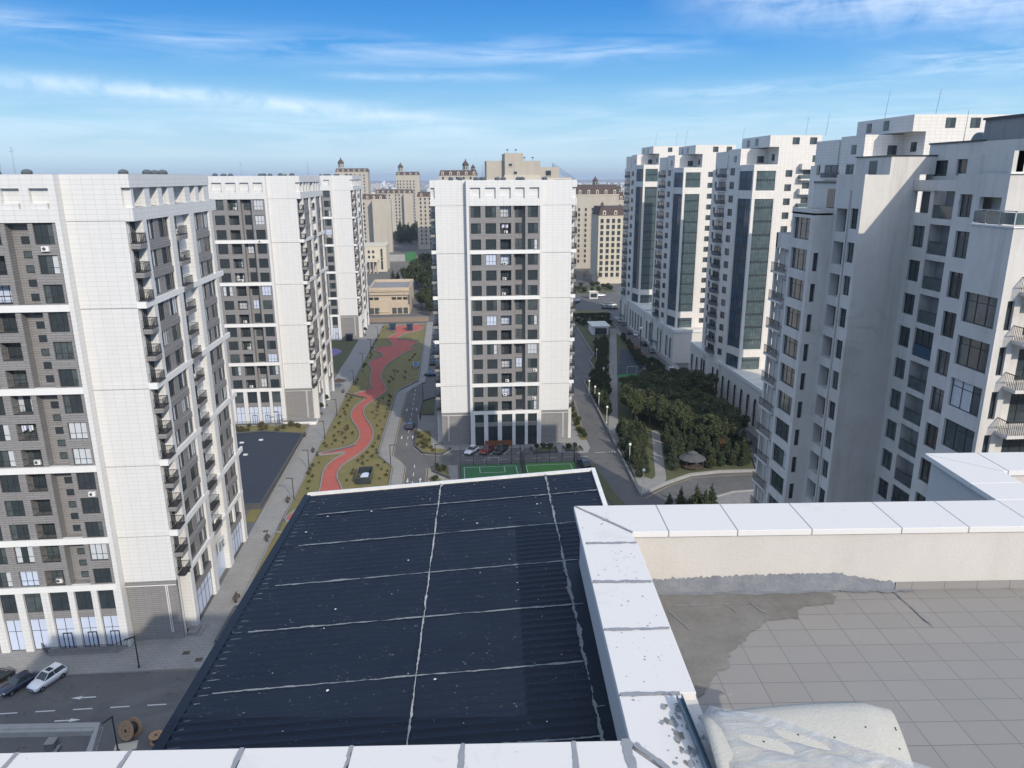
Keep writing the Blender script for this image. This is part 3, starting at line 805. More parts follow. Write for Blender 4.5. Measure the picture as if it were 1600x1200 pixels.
# ------------------------------------------------------------------ grey stucco block, stepped plan
N = thing('stucco_apartment_block', 'stepped block of weathered grey stucco, nearest on the right, with long shadow on blank wall', 'apartment block', (0, 0, 0))
def nb(name, poly, z0, z1, top='roof_felt', m='stucco'):
    a = MB(); a.prism(poly, z0, z1, m, top); return a.build(name, N)
FAR = 92
def n_wall(axis, c, a0, a1, z0, z1, holes, depth=.35, m='stucco', name='wall'):
    """skin wall with real openings; axis 'x' = faces -X at x=c, 'y' = faces -Y at y=c"""
    w = MB()
    if axis == 'x': put = lambda a, b, z, zz, mm: w.box(c, c + depth, a, b, z, zz, mm)
    else: put = lambda a, b, z, zz, mm: w.box(a, b, c, c + depth, z, zz, mm)
    wall_with_holes(w, a0, a1, z0, z1, holes, put, m)
    w.build(name, N)
fz = [z for z in [50.95 + 3.3 * i for i in range(-16, 2)]]
# inner masses (set back 0.5 m inside the skins so openings are real)
nb('inner_wall', [(38.9, 82), (38.9, 86), (60, 86), (60, 71.9), (41.05, 71.9), (41.05, 77.1), (39.1, 77.1), (39.1, 82)], 0, 53.3)
nb('inner_wall', [(46.45, 54.0), (46.45, 71.85), (60, 71.85), (60, 54.0)], 0, 59.25)
nb('inner_wall', [(46.2, 50.0), (46.2, 53.9), (60, 53.9), (60, 50.0)], 0, 56.0)
nb('inner_wall', [(42.0, 52.9), (42.0, 59.2), (46, 59.2), (46, 52.9)], 0, 55.9)
nb('inner_wall', [(42.8, 54.0), (42.8, 59.2), (46, 59.2), (46, 54.0)], 55.9, 59.8)
nb('inner_wall', [(39.0, 49.9), (39.0, 52.3), (46, 52.3), (46, 49.9)], 0, 56.0)
# strip with open balconies
n_wall('x', 38.3, 85.6, 86.0, 0, 53.6, []); n_wall('x', 38.3, 81.5, 81.9, 0, 53.0, [])
w = MB(); w.box(38.3, 41, 81.5, 86, 51.9, 53.6, 'stucco', 'roof_felt'); w.build('roof_slab', N)
for z in [49.15 - 3.33 * i for i in range(15)]:
    b = MB(); b.box(37.75, 39.0, 81.9, 85.6, -.15, .1, 'stucco')
    key = 'nb1'
    if key not in _bc:
        b.v = []; b.f = []; b.m = []
        b.box(-.55, .7, 0, 3.7, -.15, .1, 'stucco'); _bc[key] = b.mesh('balcony')
        c = MB(); 
        for i in range(24): c.box(-.52, -.49, i * .16, i * .16 + .025, .1, 1.05, 'rail_dark')
        c.box(-.53, -.47, 0, 3.7, 1.05, 1.1, 'rail_dark')
        for i in range(5): c.box(-.5 + i * .14, -.48 + i * .14, 0, .02, .1, 1.05, 'rail_dark')
        _bc['nb1r'] = c.mesh('balcony_railing')
    o = link_mesh('balcony', _bc['nb1'], N, (38.3, 81.9, z)); link_mesh('balcony_railing', _bc['nb1r'], o)
    window(N, (38.88, 84.6, z + .12), RN, 2.0, 2.3, 2, None, name='balcony_door', g='dark_glass')
# bay with square windows (faces -X) and its narrow front
zc = [54.5 - 3.3 * i for i in range(17)]
n_wall('x', 37.9, 76.5, 81.5, 0, 56.6, [(77.2, 80.95, z - 1.15, z + 1.15) for z in zc])
n_wall('y', 76.5, 38.25, 40.3, 0, 56.6, [(38.3 + .02, 38.85, z - 1.1 + .05, z + .9) for z in zc if z < 52])
w = MB(); w.box(37.9, 40.95, 76.5, 81.5, 56.0, 56.2, 'roof_felt'); w.box(40.6, 40.95, 76.9, 81.4, 53, 56.6, 'stucco'); w.box(37.95, 41, 81.2, 81.5, 53, 56.6, 'stucco'); w.build('roof_slab', N)
for z in zc:
    window(N, (38.15, 80.95, z - 1.15), RN, 3.75, 2.3, 3, .72, g=random.choice(['mix3', 'mid_glass', 'mix2', 'mix4', 'mix5', 'dark_glass']))
    if z < 52: window(N, (38.32, 76.7, z - 1.05), 0, .55, 1.95, 1, .75, g='dark_glass', name='narrow_window')
# loggia column
zl = [55.8 - 3.33 * i for i in range(17)]
n_wall('x', 39.95, 71.1, 76.5, 0, 60.1, [(73.7, 75.75, z - 1.4, z + .95) for z in zl] + [(71.6, 72.95, z - .95, z + 1.05) for z in zl], depth=.35)
w = MB()
for z in zl:
    w.box(40.9, 41.0, 73.5, 76, z - 1.5, z + 1.1, 'recess_shade'); w.box(40.3, 41.0, 73.6, 75.8, z - 1.55, z - 1.42, 'stucco'); w.box(40.3, 41, 73.6, 73.7, z - 1.5, z + 1.05, 'stucco'); w.box(40.3, 41, 75.76, 75.86, z - 1.5, z + 1.05, 'stucco')
w.build('loggia', N)
for z in zl: window(N, (40.15, 72.95, z - .95), RN, 1.35, 2.0, 2, .72, g='dark_glass' if random.random() < .7 else 'mid_glass')
w = MB(); w.tube((39.82, 73.3, 0), (39.82, 73.3, 58.6), .09, .09, 'stucco', 6); w.build('drainpipe', N)
# blank wall facing the viewer
n_wall('y', 71.1, 40.3, 45.45, 0, 60.05, [])
w = MB(); w.box(42.4, 47, 71.12, 77.5, 60.05, 61.75, 'stucco', 'roof_felt'); w.box(42.3, 47.05, 71.05, 71.3, 61.75, 61.87, 'frame_dark'); w.box(42.3, 42.55, 71.3, 77.6, 61.75, 61.87, 'frame_dark'); w.box(40.3, 42.4, 71.45, 76.5, 59.2, 59.7, 'roof_felt')
w.box(42.36, 42.4, 73.5, 74.9, 60.1, 61.4, 'dark_glass'); w.build('roof_room', N)
w = MB(); w.box(41.3, 46, 78.3, 84, 53, 59.2, 'stucco', 'roof_felt'); w.box(41.2, 46, 78.1, 84, 59.2, 59.4, 'frame_dark'); w.box(41.22, 41.3, 79.0, 80.6, 56.3, 58.6, 'dark_glass'); w.build('roof_room', N)
# recessed wall with small windows and loggias
zw = [57.6 - 3.3 * i for i in range(18)]
n_wall('x', 45.1, 59.5, 71.1, 0, 59.5, [(68.5, 71.0, 56.5, 58.5)] + [(68.6, 70.45, z - 1.05, z + 1.0) for z in zw if z < 56] + [(64.9, 67.9, z - 1.5, z + 1.25) for z in zw], depth=.35)
w = MB()
for z in zw:
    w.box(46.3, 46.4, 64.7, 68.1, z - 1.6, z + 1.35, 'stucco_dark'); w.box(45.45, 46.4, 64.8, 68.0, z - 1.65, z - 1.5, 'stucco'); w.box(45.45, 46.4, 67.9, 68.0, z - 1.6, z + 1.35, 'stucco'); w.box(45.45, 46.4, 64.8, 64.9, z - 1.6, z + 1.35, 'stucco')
w.box(46.0, 46.1, 68.2, 71.0, 56.3, 58.7, 'recess_shade'); w.box(44.95, 45.1, 59.5, 71.1, 58.6, 59.55, 'stucco')
w.build('loggia', N)
for i, z in enumerate(zw):
    if z < 56: window(N, (45.3, 70.45, z - 1.05), RN, 1.85, 2.05, 2, .72, g='dark_glass' if random.random() < .75 else 'mid_glass')
    q = MB(); q.box(45.2, 45.23, 64.92, 67.88, z - 1.45, z - .35, 'blue_glass' if i % 5 == 4 else 'mid_glass'); q.box(45.18, 45.24, 64.9, 67.9, z - .35, z - .3, 'rail_dark'); q.build('glass_rail', N)
    if i in (4, 9, 10): window(N, (45.28, 67.9, z - .3), RN, 3.0, 1.5, 3, None, g='dark_glass', name='loggia_window')
# column of single windows
zk = [z + .25 for z in zw]
n_wall('x', 41.3, 53.6, 59.5, 56.15, 60.1, [(57.35, 58.85, 56.7, 58.5), (54.1, 56.5, 56.3, 58.35)])
n_wall('x', 41.3, 52.6, 59.5, 0, 56.15, [(56.95, 58.7, z - 1.1, z + 1.05) for z in zk if z < 55])
window(N, (41.5, 58.85, 56.7), RN, 1.5, 1.8, 2, .72, g='mid_glass')
w = MB(); w.box(42.6, 42.7, 53.8, 56.8, 56.2, 58.5, 'stucco'); w.box(42.5, 42.6, 54.3, 55.2, 56.3, 57.7, 'dark_glass'); w.build('loggia', N)
n_wall('y', 59.3, 41.65, 45.4, 0, 59.5, [])
for z in zk:
    if z < 55: window(N, (41.5, 58.7, z - 1.1), RN, 1.75, 2.15, 2, .72, g='dark_glass' if random.random() < .7 else 'mid_glass')
# near bay with wide windows
zb2 = [50.5 - 3.3 * i for i in range(15)]
n_wall('x', 38.1, 48.3, 52.6, 0, 56.5, [(48.65, 52.1, z - 1.1, z + 1.15) for z in zb2])
n_wall('y', 48.3, 38.45, 39.6, 0, 56.5, [(38.62, 39.15, z - 1.1, z + 1.0) for z in zb2])
for z in zb2:
    window(N, (38.3, 52.1, z - 1.1), RN, 3.45, 2.25, 3, .72, g=random.choice(['mix2', 'mid_glass', 'mix4', 'mix3']))
    window(N, (38.64, 48.5, z - 1.1), 0, .52, 2.1, 1, .75, g='dark_glass', name='narrow_window')
w = MB(); w.box(38.45, 41.9, 48.65, 52.6, 56.0, 56.15, 'roof_felt'); w.box(38.0, 38.5, 48.2, 52.6, 56.5, 56.6, 'white_trim'); w.box(38.5, 39.7, 48.2, 48.7, 56.5, 56.6, 'white_trim'); w.build('roof_slab', N)
w = MB(); w.box(38.15, 38.18, 48.4, 52.5, 56.7, 57.5, 'green_glass'); w.box(38.2, 41, 48.38, 48.41, 56.7, 57.5, 'green_glass')
for y in (48.4, 49.8, 51.2, 52.5): w.box(38.12, 38.2, y - .03, y + .03, 56.6, 57.6, 'rail_light')
for x in (39.3, 40.6): w.box(x - .03, x + .03, 48.35, 48.43, 56.6, 57.6, 'rail_light')
w.box(38.12, 38.2, 48.35, 52.5, 57.56, 57.62, 'rail_light'); w.box(38.12, 41, 48.35, 48.43, 57.56, 57.62, 'rail_light'); w.build('terrace_rail', N)
n_wall('y', 53.6, 41.65, 60, 56.1, 61.7, [])
w = MB(); w.box(41.3, 42.2, 53.6, 53.95, 60.1, 61.7, 'stucco'); w.box(41.2, 60, 53.45, 53.6, 60.05, 60.2, 'white_trim'); w.build('wall', N)
w = MB(); w.box(42.3, 60, 54.0, 60, 58.6, 61.6, 'stucco', 'roof_felt'); w.build('roof_room', N)
# front wing with balconies at the right edge
n_wall('y', 49.35, 39.4, 62, 0, 56.0, [(41.0, 43.6, 48.68 - 3.4 * i + .1, 48.68 - 3.4 * i + 2.5) for i in range(-2, 14)], depth=.4)
for i in range(-2, 14):
    z = 48.68 - 3.4 * i
    if i >= -1:
        if 'nb2' not in _bc:
            b = MB(); b.box(0, 5.2, -2.3, 0, -.18, .06, 'stucco'); _bc['nb2'] = b.mesh('balcony')
            c = MB()
            for j in range(33): c.box(j * .16, j * .16 + .025, -2.26, -2.23, .06, 1.05, 'rail_dark')
            for j in range(14): c.box(.02, .045, -2.26 + j * .16, -2.235 + j * .16, .06, 1.05, 'rail_dark')
            c.box(0, 5.2, -2.28, -2.22, 1.05, 1.1, 'rail_dark'); c.box(0, .06, -2.26, 0, 1.05, 1.1, 'rail_dark'); _bc['nb2r'] = c.mesh('balcony_railing')
        o = link_mesh('balcony', _bc['nb2'], N, (39.35, 49.35, z)); link_mesh('balcony_railing', _bc['nb2r'], o)
    window(N, (41.0, 49.6, z + .1), 0, 2.6, 2.4, 3, .75, g='dark_glass', name='balcony_door')
# set back upper storey and water tank room
n_wall('x', 47.0, 59, 72.5, 59.3, 62.85, [(69.4, 71.6, 59.9, 61.35), (65.9, 68.1, 59.95, 61.4), (61.7, 62.9, 60.0, 61.2)])
for a, b, z0, z1 in ((69.4, 71.6, 59.9, 61.35), (65.9, 68.1, 59.95, 61.4), (61.7, 62.9, 60.0, 61.2)): window(N, (47.2, b, z0), RN, b - a, z1 - z0, 2, None, g='dark_glass', name='roof_window')
w = MB(); w.box(47.35, 62, 59, 72.5, 59.3, 62.7, 'stucco', 'roof_felt'); w.box(46.9, 47.3, 65, 72.6, 62.85, 63.0, 'frame_dark'); w.build('roof_room', N)
w = MB(); w.box(48.5, 62, 54, 67.2, 61.7, 64.75, 'stucco_dark', 'roof_felt'); w.box(48.3, 62, 53.9, 67.3, 64.75, 64.95, 'frame_dark'); w.build('roof_room', N)
w = MB(); 
for i in range(10):
    t0, t1 = PI * i / 10, PI * (i + 1) / 10
    w.face([(49, 68.6 - 1.0 * math.cos(t0), 62.8 + 1.0 * math.sin(t0)), (49, 68.6 - 1.0 * math.cos(t1), 62.8 + 1.0 * math.sin(t1)), (54, 68.6 - 1.0 * math.cos(t1), 62.8 + 1.0 * math.sin(t1)), (54, 68.6 - 1.0 * math.cos(t0), 62.8 + 1.0 * math.sin(t0))], 'blue_glass')
w.face([(49, 68.6 - math.cos(PI * i / 10), 62.8 + math.sin(PI * i / 10)) for i in range(11)], 'blue_glass')
w.build('skylight', N)
for x, y in ((52, 60), (50, 72)):
    v = MB(); v.tube((0, 0, 0), (0.1, 0, 3.2), .04, .02, 'steel', 5); v.build('antenna', N, (x, y, 64.8 if y < 70 else 62.8))
# ------------------------------------------------------------------ ground
g = MB(); g.box(-9000, 9000, -3000, 16000, -1, 0, 'land'); structure(g, 'ground')
g = MB(); g.box(-130, 130, 60, 450, 0.0, .010, 'asphalt'); structure(g, 'road')
# street in front of the left block and its markings
g = MB(); y = 77.5
for i in range(18): g.box(-75.2 + i * 2.45 * 1.72, -75.2 + i * 2.45 * 1.72 + 2.2, 77.35, 77.5, .012, .016, 'white_line')
for i in range(40):
    yy = 131 + i * 4.6
    if 139 < yy < 250 and not (150 < yy < 161): g.box(-9.2 if yy < 152 else -11.6, -9.07 if yy < 152 else -11.47, yy, yy + 1.9, .012, .016, 'white_line')
def arrow(x, y, ang, L=2.9):
    c, s_ = math.cos(ang), math.sin(ang)
    P = lambda u, v: (x + u * c - v * s_, y + u * s_ + v * c, .017)
    g.face([P(0, -.09), P(L * .62, -.09), P(L * .62, .09), P(0, .09)], 'white_line')
    g.face([P(L * .58, -.3), P(L, 0), P(L * .58, .3)], 'white_line')
arrow(-44.0, 79.5, PI); arrow(-46.9, 75.6, 0)
for yy in (141.5, 168.0, 190): arrow(-10.2 if yy < 150 else -13.0, yy + 2.2, -PI / 2, 2.2); arrow(-7.6 if yy < 150 else -10.4, yy, PI / 2, 2.2)
for i in range(7): g.prism([(1.2 + i * 3.1, 155.6), (1.32 + i * 3.1, 155.6), (3.0 + i * 3.1, 159.0), (2.88 + i * 3.1, 159.0)], .012, .016, 'white_line')
for i in range(8): g.box(2 + i * 3.6, 4 + i * 3.6, 152.6, 152.7, .012, .016, 'white_line')
for i in range(9): g.box(31.2 + i * .62, 31.5 + i * .62, 154.7, 155.0, .012, .016, 'white_line')
structure(g, 'road_marking')
g = MB(); g.sweep([(-75, 84.2), (-52, 84.05), (-31, 83.75)], .16, .012, .017, 'yellow_line')
g.sweep([(-11.0, 128), (-10.95, 150), (-12.3, 153.5), (-14.1, 156.8), (-14.2, 162), (-14.1, 189), (-13.8, 207)], .12, .012, .017, 'yellow_line')
g.sweep([(-6.5, 128), (-6.45, 149.3)], .12, .012, .017, 'yellow_line')
g.sweep([(30.2, 160), (31.6, 176), (33.2, 196)], .12, .012, .017, 'yellow_line')
g.sweep([(36.2, 129.6), (42.0, 134.6), (48.5, 138.6), (62, 139.4)], .14, .012, .017, 'yellow_line')
structure(g, 'road_marking')
PV = MB()
PV.prism([(-90, 84.35), (-31.5, 83.95), (-31.8, 97), (-32.2, 124), (-31.6, 148), (-31.75, 160), (-31.5, 185), (-31.2, 212), (-30.4, 260), (-29.4, 313), (-37, 313), (-37, 228), (-36.6, 183), (-36.6, 150), (-36.5, 120), (-36.5, 92), (-90, 92)], 0, .13, 'paving')
PV.prism([(-13.4, 120), (-11.2, 120), (-11.2, 150), (-12.5, 153.4), (-14.4, 156.8), (-14.55, 162), (-14.3, 190), (-14, 207), (-12.4, 212), (-9.0, 219), (-8.5, 235), (-8.5, 316), (-11.0, 316), (-10.9, 232), (-11.0, 219.3), (-16.2, 209.3), (-16.8, 206), (-17.1, 182), (-17.4, 160.5), (-17, 156.3), (-13.6, 149.7)], 0, .13, 'paving')
PV.prism([(-9.9, 186), (-9.4, 174), (-9.9, 161.6), (-8.0, 157.1), (-3.4, 156.0), (-.8, 159.0), (17, 159.3), (17, 155.3), (29.5, 154.9), (30.6, 158), (31, 178), (33, 200), (28, 200), (28, 192), (-4, 192), (-4.4, 203), (-9.4, 199)], 0, .13, 'paving')
PV.prism([(-6.1, 120), (.2, 120), (.2, 149.8), (-5.3, 149.8), (-6.1, 148.2)], 0, .13, 'paving')
structure(PV, 'pavement')
g = MB()
g.prism([(-31.55, 124.5), (-31.45, 148), (-31.6, 159.4), (-31.35, 184), (-31.0, 212), (-30.2, 260), (-29.2, 311), (-11.3, 312), (-11.15, 232), (-11.3, 219.5), (-16.5, 209.5), (-17.05, 206), (-17.35, 182), (-17.65, 160.5), (-17.2, 156.5), (-13.8, 149.9), (-13.6, 122), (-31.5, 122)], 0, .17, 'lawn')
g.prism([(-31.9, 97.6), (-30.2, 97.6), (-28.5, 120.6), (-31.9, 120.9)], 0, .17, 'lawn')
g.prism([(-60, 172.3), (-47, 174.6), (-36.7, 172.2), (-36.9, 180.3), (-60, 181.2)], 0, .17, 'lawn')
g.prism([(-38.8, 126), (-36.7, 126), (-36.7, 131), (-38.8, 131)], 0, .17, 'lawn')
g.prism([(-46, 232), (-37.1, 232), (-36.6, 258), (-36.4, 282), (-50, 282), (-50, 232)], 0, .17, 'lawn_green')
g.prism([(-9.5, 173), (-9.3, 162), (-7.6, 157.6), (-3.5, 156.5), (-1.7, 159.6), (-5.7, 160.6), (-6.2, 172.8)], 0, .2, 'lawn')
g.prism([(-9.3, 186.2), (-6.0, 185.6), (-5.8, 199.3), (-4.9, 202), (-8.9, 197.7)], 0, .2, 'lawn_green')
g.prism([(-4.9, 148.6), (-1.9, 149.6), (-1.7, 143.2), (-4.7, 146.6)], 0, .24, 'lawn')
g.prism([(-5.6, 143.5), (-3.4, 142.6), (-3.4, 138), (-5.6, 138)], 0, .24, 'lawn')
g.prism([(17.3, 156.4), (19.3, 158.6), (22.4, 158.8), (22.4, 155.6), (17.6, 155.6)], 0, .3, 'lawn_green')
g.prism([(24.9, 156.2), (25.1, 158.2), (28.0, 158.2), (28.3, 156.2)], 0, .3, 'lawn_green')
g.prism([(29.3, 163), (30.7, 163), (31.0, 176), (32.2, 195), (30.9, 195), (29.7, 176)], 0, .2, 'lawn')
g.prism([(27, 148), (29.5, 147), (31, 130), (33, 122), (30, 122), (28, 135)], 0, .17, 'lawn_green')
o = structure(g, 'lawn')
# red running path
red = [(-27.4, 141.2), (-28.2, 147.3), (-28.0, 152.1), (-26.8, 156.0), (-24.6, 159.9), (-26.5, 159.3), (-30.9, 158.3), (-31.4, 159.2), (-27.5, 161.5), (-23.5, 164.0), (-22.9, 169.4), (-23.8, 175.1), (-26.0, 181.2), (-27.3, 186.1), (-27.5, 191.9), (-26.7, 197.0), (-24.8, 201.9), (-27.0, 204.6), (-29.4, 207.1), (-26.5, 209.5), (-24.2, 213.1), (-25.6, 219), (-26.1, 225.7), (-26.6, 235.8), (-28.4, 241.3), (-28.5, 246.8), (-25.8, 251.2), (-24.5, 254.6), (-25.8, 258.4), (-28.4, 261.2), (-28.3, 266.4), (-26.1, 268.8), (-22.9, 269.9), (-22.3, 272.4), (-24.1, 276.8), (-25.4, 281.2), (-24.9, 287.1), (-22.0, 293.0), (-24.0, 296), (-27.3, 300.6), (-25.5, 307.0), (-23.0, 309.5), (-20.2, 308.0), (-16.8, 310.2), (-13.3, 309.5), (-12.1, 303.4), (-13.2, 297.3), (-17.0, 294.6), (-19.6, 291.4), (-22.0, 281.6), (-19.5, 280.0), (-16.4, 278.8), (-13.9, 275.7), (-13.1, 271.8), (-15.6, 270.4), (-15.6, 266.4), (-13.9, 262.3), (-17.4, 258.8), (-19.2, 251.7), (-21.4, 243.9), (-23.1, 236.5), (-23.1, 225.8), (-21.1, 216.0), (-19.7, 209.1), (-21.2, 203.9), (-22.5, 200.2), (-24.5, 195.0), (-24.4, 189.0), (-22.7, 182.5), (-20.7, 176.2), (-19.8, 170.5), (-20.1, 163.9), (-21.2, 159.6), (-23.0, 155.6), (-24.5, 152.3), (-25.2, 148.6), (-24.8, 144.4), (-23.5, 140.8), (-22.4, 136.5), (-24.2, 131), (-28.2, 127.4), (-31.0, 124.8), (-31.5, 126.6), (-30.2, 130.2), (-28.6, 132.8), (-27.3, 136.6)]
def smooth(p, closed=True, it=2):
    for _ in range(it):
        q = []; n = len(p)
        for i in range(n if closed else n - 1):
            a = Vector(p[i]); b = Vector(p[(i + 1) % n]); q += [tuple(a * .75 + b * .25), tuple(a * .25 + b * .75)]
        if not closed: q = [p[0]] + q + [p[-1]]
        p = q
    return p
rs = smooth(red)
def tri_sheet(mb, poly, z, m):
    from mathutils.geometry import tessellate_polygon
    k_ = mb.mi(m); tr = tessellate_polygon([[Vector((x, y, 0)) for x, y in poly]])
    b = mb.pts([(x, y, z) for x, y in poly])
    for t in tr:
        a, c, d = (Vector(poly[i]) for i in t)
        t = t if (c - a).cross(d - a) > 0 else (t[0], t[2], t[1])
        mb.f.append(tuple(b + i for i in t)); mb.m.append(k_)
g = MB(); tri_sheet(g, rs, .20, 'red_rubber'); tri_sheet(g, [(-32.35, 89.0), (-30.95, 89.0), (-30.95, 97), (-31.95, 97.1)], .2, 'red_rubber')
structure(g, 'running_path')
g = MB()
g.sweep(rs + rs[:1], .30, 0, .42, 'kerbstone')
for line in ([(-31.75, 126.8), (-31.5, 148), (-31.65, 159.3)], [(-31.6, 160.5), (-31.4, 184), (-31.0, 206.4)], [(-31.0, 208.6), (-30.2, 260), (-29.2, 311), (-11.3, 312)]):
    g.sweep(line, .25, 0, .36, 'kerbstone')
g.sweep([(-13.6, 122), (-13.8, 149.9), (-17.2, 156.5), (-17.6, 160.5), (-17.3, 182), (-17, 206), (-16.5, 209.5), (-11.3, 219.5), (-11.1, 232), (-11.1, 311)], .28, 0, .45, 'kerbstone')
g.sweep([(-31.2, 207.2), (-24.9, 202.3)], .3, 0, .5, 'dark_kerb'); g.sweep([(-31.4, 159.8), (-27, 161.6), (-23.6, 164.3)], 1.1, 0, .34, 'dark_kerb')
g.sweep([(-32.05, 97.5), (-32.05, 121.1), (-28.4, 120.8)], .3, 0, .4, 'kerbstone'); g.sweep([(-31.0, 97), (-32.2, 97.1), (-32.6, 88.8), (-30.8, 88.8)], .4, 0, .75, 'dark_kerb')
g.sweep([(-57, 181.3), (-36.8, 180.4), (-36.6, 172)], .3, 0, .45, 'kerbstone')
g.sweep([(-9.6, 173.2), (-9.5, 162), (-7.7, 157.4), (-3.4, 156.2), (-1.4, 159.8)], .35, 0, .55, 'dark_kerb')
g.sweep([(-9.5, 186.0), (-5.8, 185.4), (-5.6, 199.3)], .35, 0, .5, 'dark_kerb'); g.sweep([(-9.5, 186.0), (-9.1, 197.7), (-4.8, 202.3)], .35, 0, .5, 'dark_kerb')
g.sweep([(-5.2, 149.0), (-5.0, 146.4), (-1.5, 142.4)], .4, 0, .6, 'dark_kerb'); g.sweep([(17.1, 158.9), (17.3, 155.4), (22.7, 155.4), (22.7, 158.9)], .35, 0, .55, 'dark_kerb'); g.sweep([(24.6, 158.6), (24.7, 155.9), (28.6, 155.9), (28.3, 158.6)], .35, 0, .55, 'dark_kerb')
g.sweep([(-90, 84.3), (-31.4, 83.9)], .25, 0, .16, 'kerbstone')
structure(g, 'kerb')
# park on the right
g = MB()
park = [(35.6, 131.2), (41.7, 135.8), (48.3, 139.9), (55, 141), (62.5, 140.8), (66.2, 153), (67.2, 176), (67.4, 200), (66.6, 226), (64, 250), (65.5, 275), (68, 318), (50.8, 319), (50.4, 296), (48.6, 248), (45.4, 239), (44.8, 224), (41.9, 216.5), (39.0, 213), (38.3, 195), (37.2, 168), (36.8, 157)]
tri_sheet(g, park, .15, 'lawn_green'); structure(g, 'park_ground')
g = MB()
tri_sheet(g, [(37.0, 168.2), (39.4, 168.2), (66.4, 293), (63.8, 293.4)], .17, 'paving')
tri_sheet(g, [(64.4, 291), (66.4, 293), (67.0, 262), (63.5, 235), (61, 221), (60, 222), (62.2, 236), (65.2, 262)], .174, 'paving')
tri_sheet(g, [(47.6, 168), (49.6, 168), (42.8, 138.2), (41.6, 135.8), (38.2, 134.0), (37.6, 134.8), (41.0, 140)], .178, 'paving')
tri_sheet(g, [(35.8, 131.5), (41.6, 136), (38.4, 140), (36.9, 157), (37.4, 168), (38.9, 168.2), (38.2, 156)], .182, 'paving')
structure(g, 'footpath')
g = MB()
g.sweep([(50.5, 296), (48.6, 248), (45.4, 239), (44.8, 224), (41.9, 216.5), (38.9, 213), (38.2, 195), (37.1, 168), (36.6, 157), (35.5, 130.9)], .35, 0, .6, 'kerbstone')
g.sweep([(35.5, 130.9), (41.7, 135.6), (48.3, 139.7), (55, 140.8), (63, 140.6)], .6, 0, .5, 'concrete')
g.sweep([(63, 140.6), (66.5, 153), (67.5, 176), (67.7, 200), (66.9, 226), (64.3, 250), (65.8, 275), (68.3, 318)], .35, 0, .4, 'kerbstone')
g.sweep([(47.8, 118), (47.6, 125), (49.8, 128.6), (54, 130.6), (64, 131.4)], .4, 0, .3, 'concrete')
structure(g, 'kerb')
g = MB()
tri_sheet(g, [(48, 118), (47.8, 125), (50, 128.4), (54, 130.4), (64, 131.2), (64, 118)], .1, 'kerbstone')
g.box(71.0, 73, 150, 320, 0, .16, 'paving')
structure(g, 'pavement')
# grass verges beyond the park, low clipped ground
g = MB(); g.prism([(49, 318), (69, 318), (70, 336), (52, 338)], 0, .14, 'lawn'); g.prism([(62, 386), (88, 392), (88, 415), (60, 415)], 0, .14, 'lawn_green'); structure(g, 'lawn')
# purple play surface
g = MB(); tri_sheet(g, smooth([(-49, 256), (-43, 254), (-40.6, 258), (-39.8, 263), (-42, 267), (-46, 268.5), (-50, 266)]), .2, 'purple_rubber'); structure(g, 'play_surface')
# ball courts
def court(x0, x1, y0, y1, m, name='ball_court'):
    g = MB(); g.box(x0, x1, y0, y1, 0, .06, 'court_green' if m == 'court_green' else 'court_lime')
    for a, b, c, d in ((x0 + .7, x1 - .7, y1 - 1.2, y1 - 1.1), (x0 + .7, x0 + .8, y0 + 1, y1 - 1.1), (x1 - .8, x1 - .7, y0 + 1, y1 - 1.1)):
        g.box(a, b, c, d, .062, .068, 'white_line')
    if m == 'court_green':
        g.box(4.8, 4.9, 145.2, 148.4, .064, .07, 'white_line'); g.box(10.1, 10.2, 145.2, 148.4, .064, .07, 'white_line'); g.box(4.8, 10.2, 145.1, 145.2, .064, .07, 'white_line')
    return structure(g, name)
court(.8, 13.4, 120, 149.6, 'court_green'); court(14.1, 25.3, 120, 149.6, 'court_lime')
t = thing('court_fence', 'tall thin post and net fence around the green ball courts', 'fence', (13, 149.7, 0))
q = MB()
for i in range(10): q.tube((-12.2 + i * 2.76, 0, 0), (-12.2 + i * 2.76, 0, 4.4), .06, .05, 'frame_dark', 5)
for i in range(9):
    for x in (-12.2, .7, 12.5): q.tube((x, -i * 3, 0), (x, -i * 3, 4.4), .06, .05, 'frame_dark', 5)
q.build('post', t)
q = MB()
for z in (.1, 2.2, 4.35): q.box(-12.2, 12.6, -.02, .02, z, z + .05, 'frame_dark')
for x in (-12.2, .7, 12.5):
    for z in (.1, 2.2, 4.35): q.box(x - .02, x + .02, -27, 0, z, z + .05, 'frame_dark')
q.build('rail', t)
q = MB()
for i in range(62): q.box(-12.2 + i * .4, -12.19 + i * .4, -.006, .006, 0, 4.35, 'frame_dark')
for i in range(11): q.box(-12.2, 12.5, -.006, .006, i * .4, i * .4 + .012, 'frame_dark')
for x in (-12.2, .7, 12.5):
    for i in range(66): q.box(x - .006, x + .006, -i * .4, -i * .4 + .012, 0, 4.35, 'frame_dark')
q.build('net', t)
q = MB(); 
for a, b in (((0, 0, 0), (0, 0, 2)), ((3, 0, 0), (3, 0, 2)), ((0, 0, 2), (3, 0, 2))):
    A = Vector(a); B = Vector(b); n = int((B - A).length / .25)
    for i in range(n): q.tube(A + (B - A) * i / n, A + (B - A) * (i + 1) / n, .07, .07, 'white_line' if i % 2 else 'frame_dark', 6)
o = q.build('goal', None, (6.0, 148.6, .06)); tag(o, 'black and white striped goal on the green ball court', 'goal')
# hoarding and planters near the centre block
q = MB(); q.box(0, 6.2, 0, .12, .3, 1.6, 'rust_leaf'); 
for i in range(5): q.box(i * 1.5, i * 1.5 + .1, .12, .3, 0, 1.6, 'frame_dark')
tag(q.build('banner', None, (6.6, 160.0, .13)), 'rust orange banner before the dark shop fronts of the centre block', 'banner')
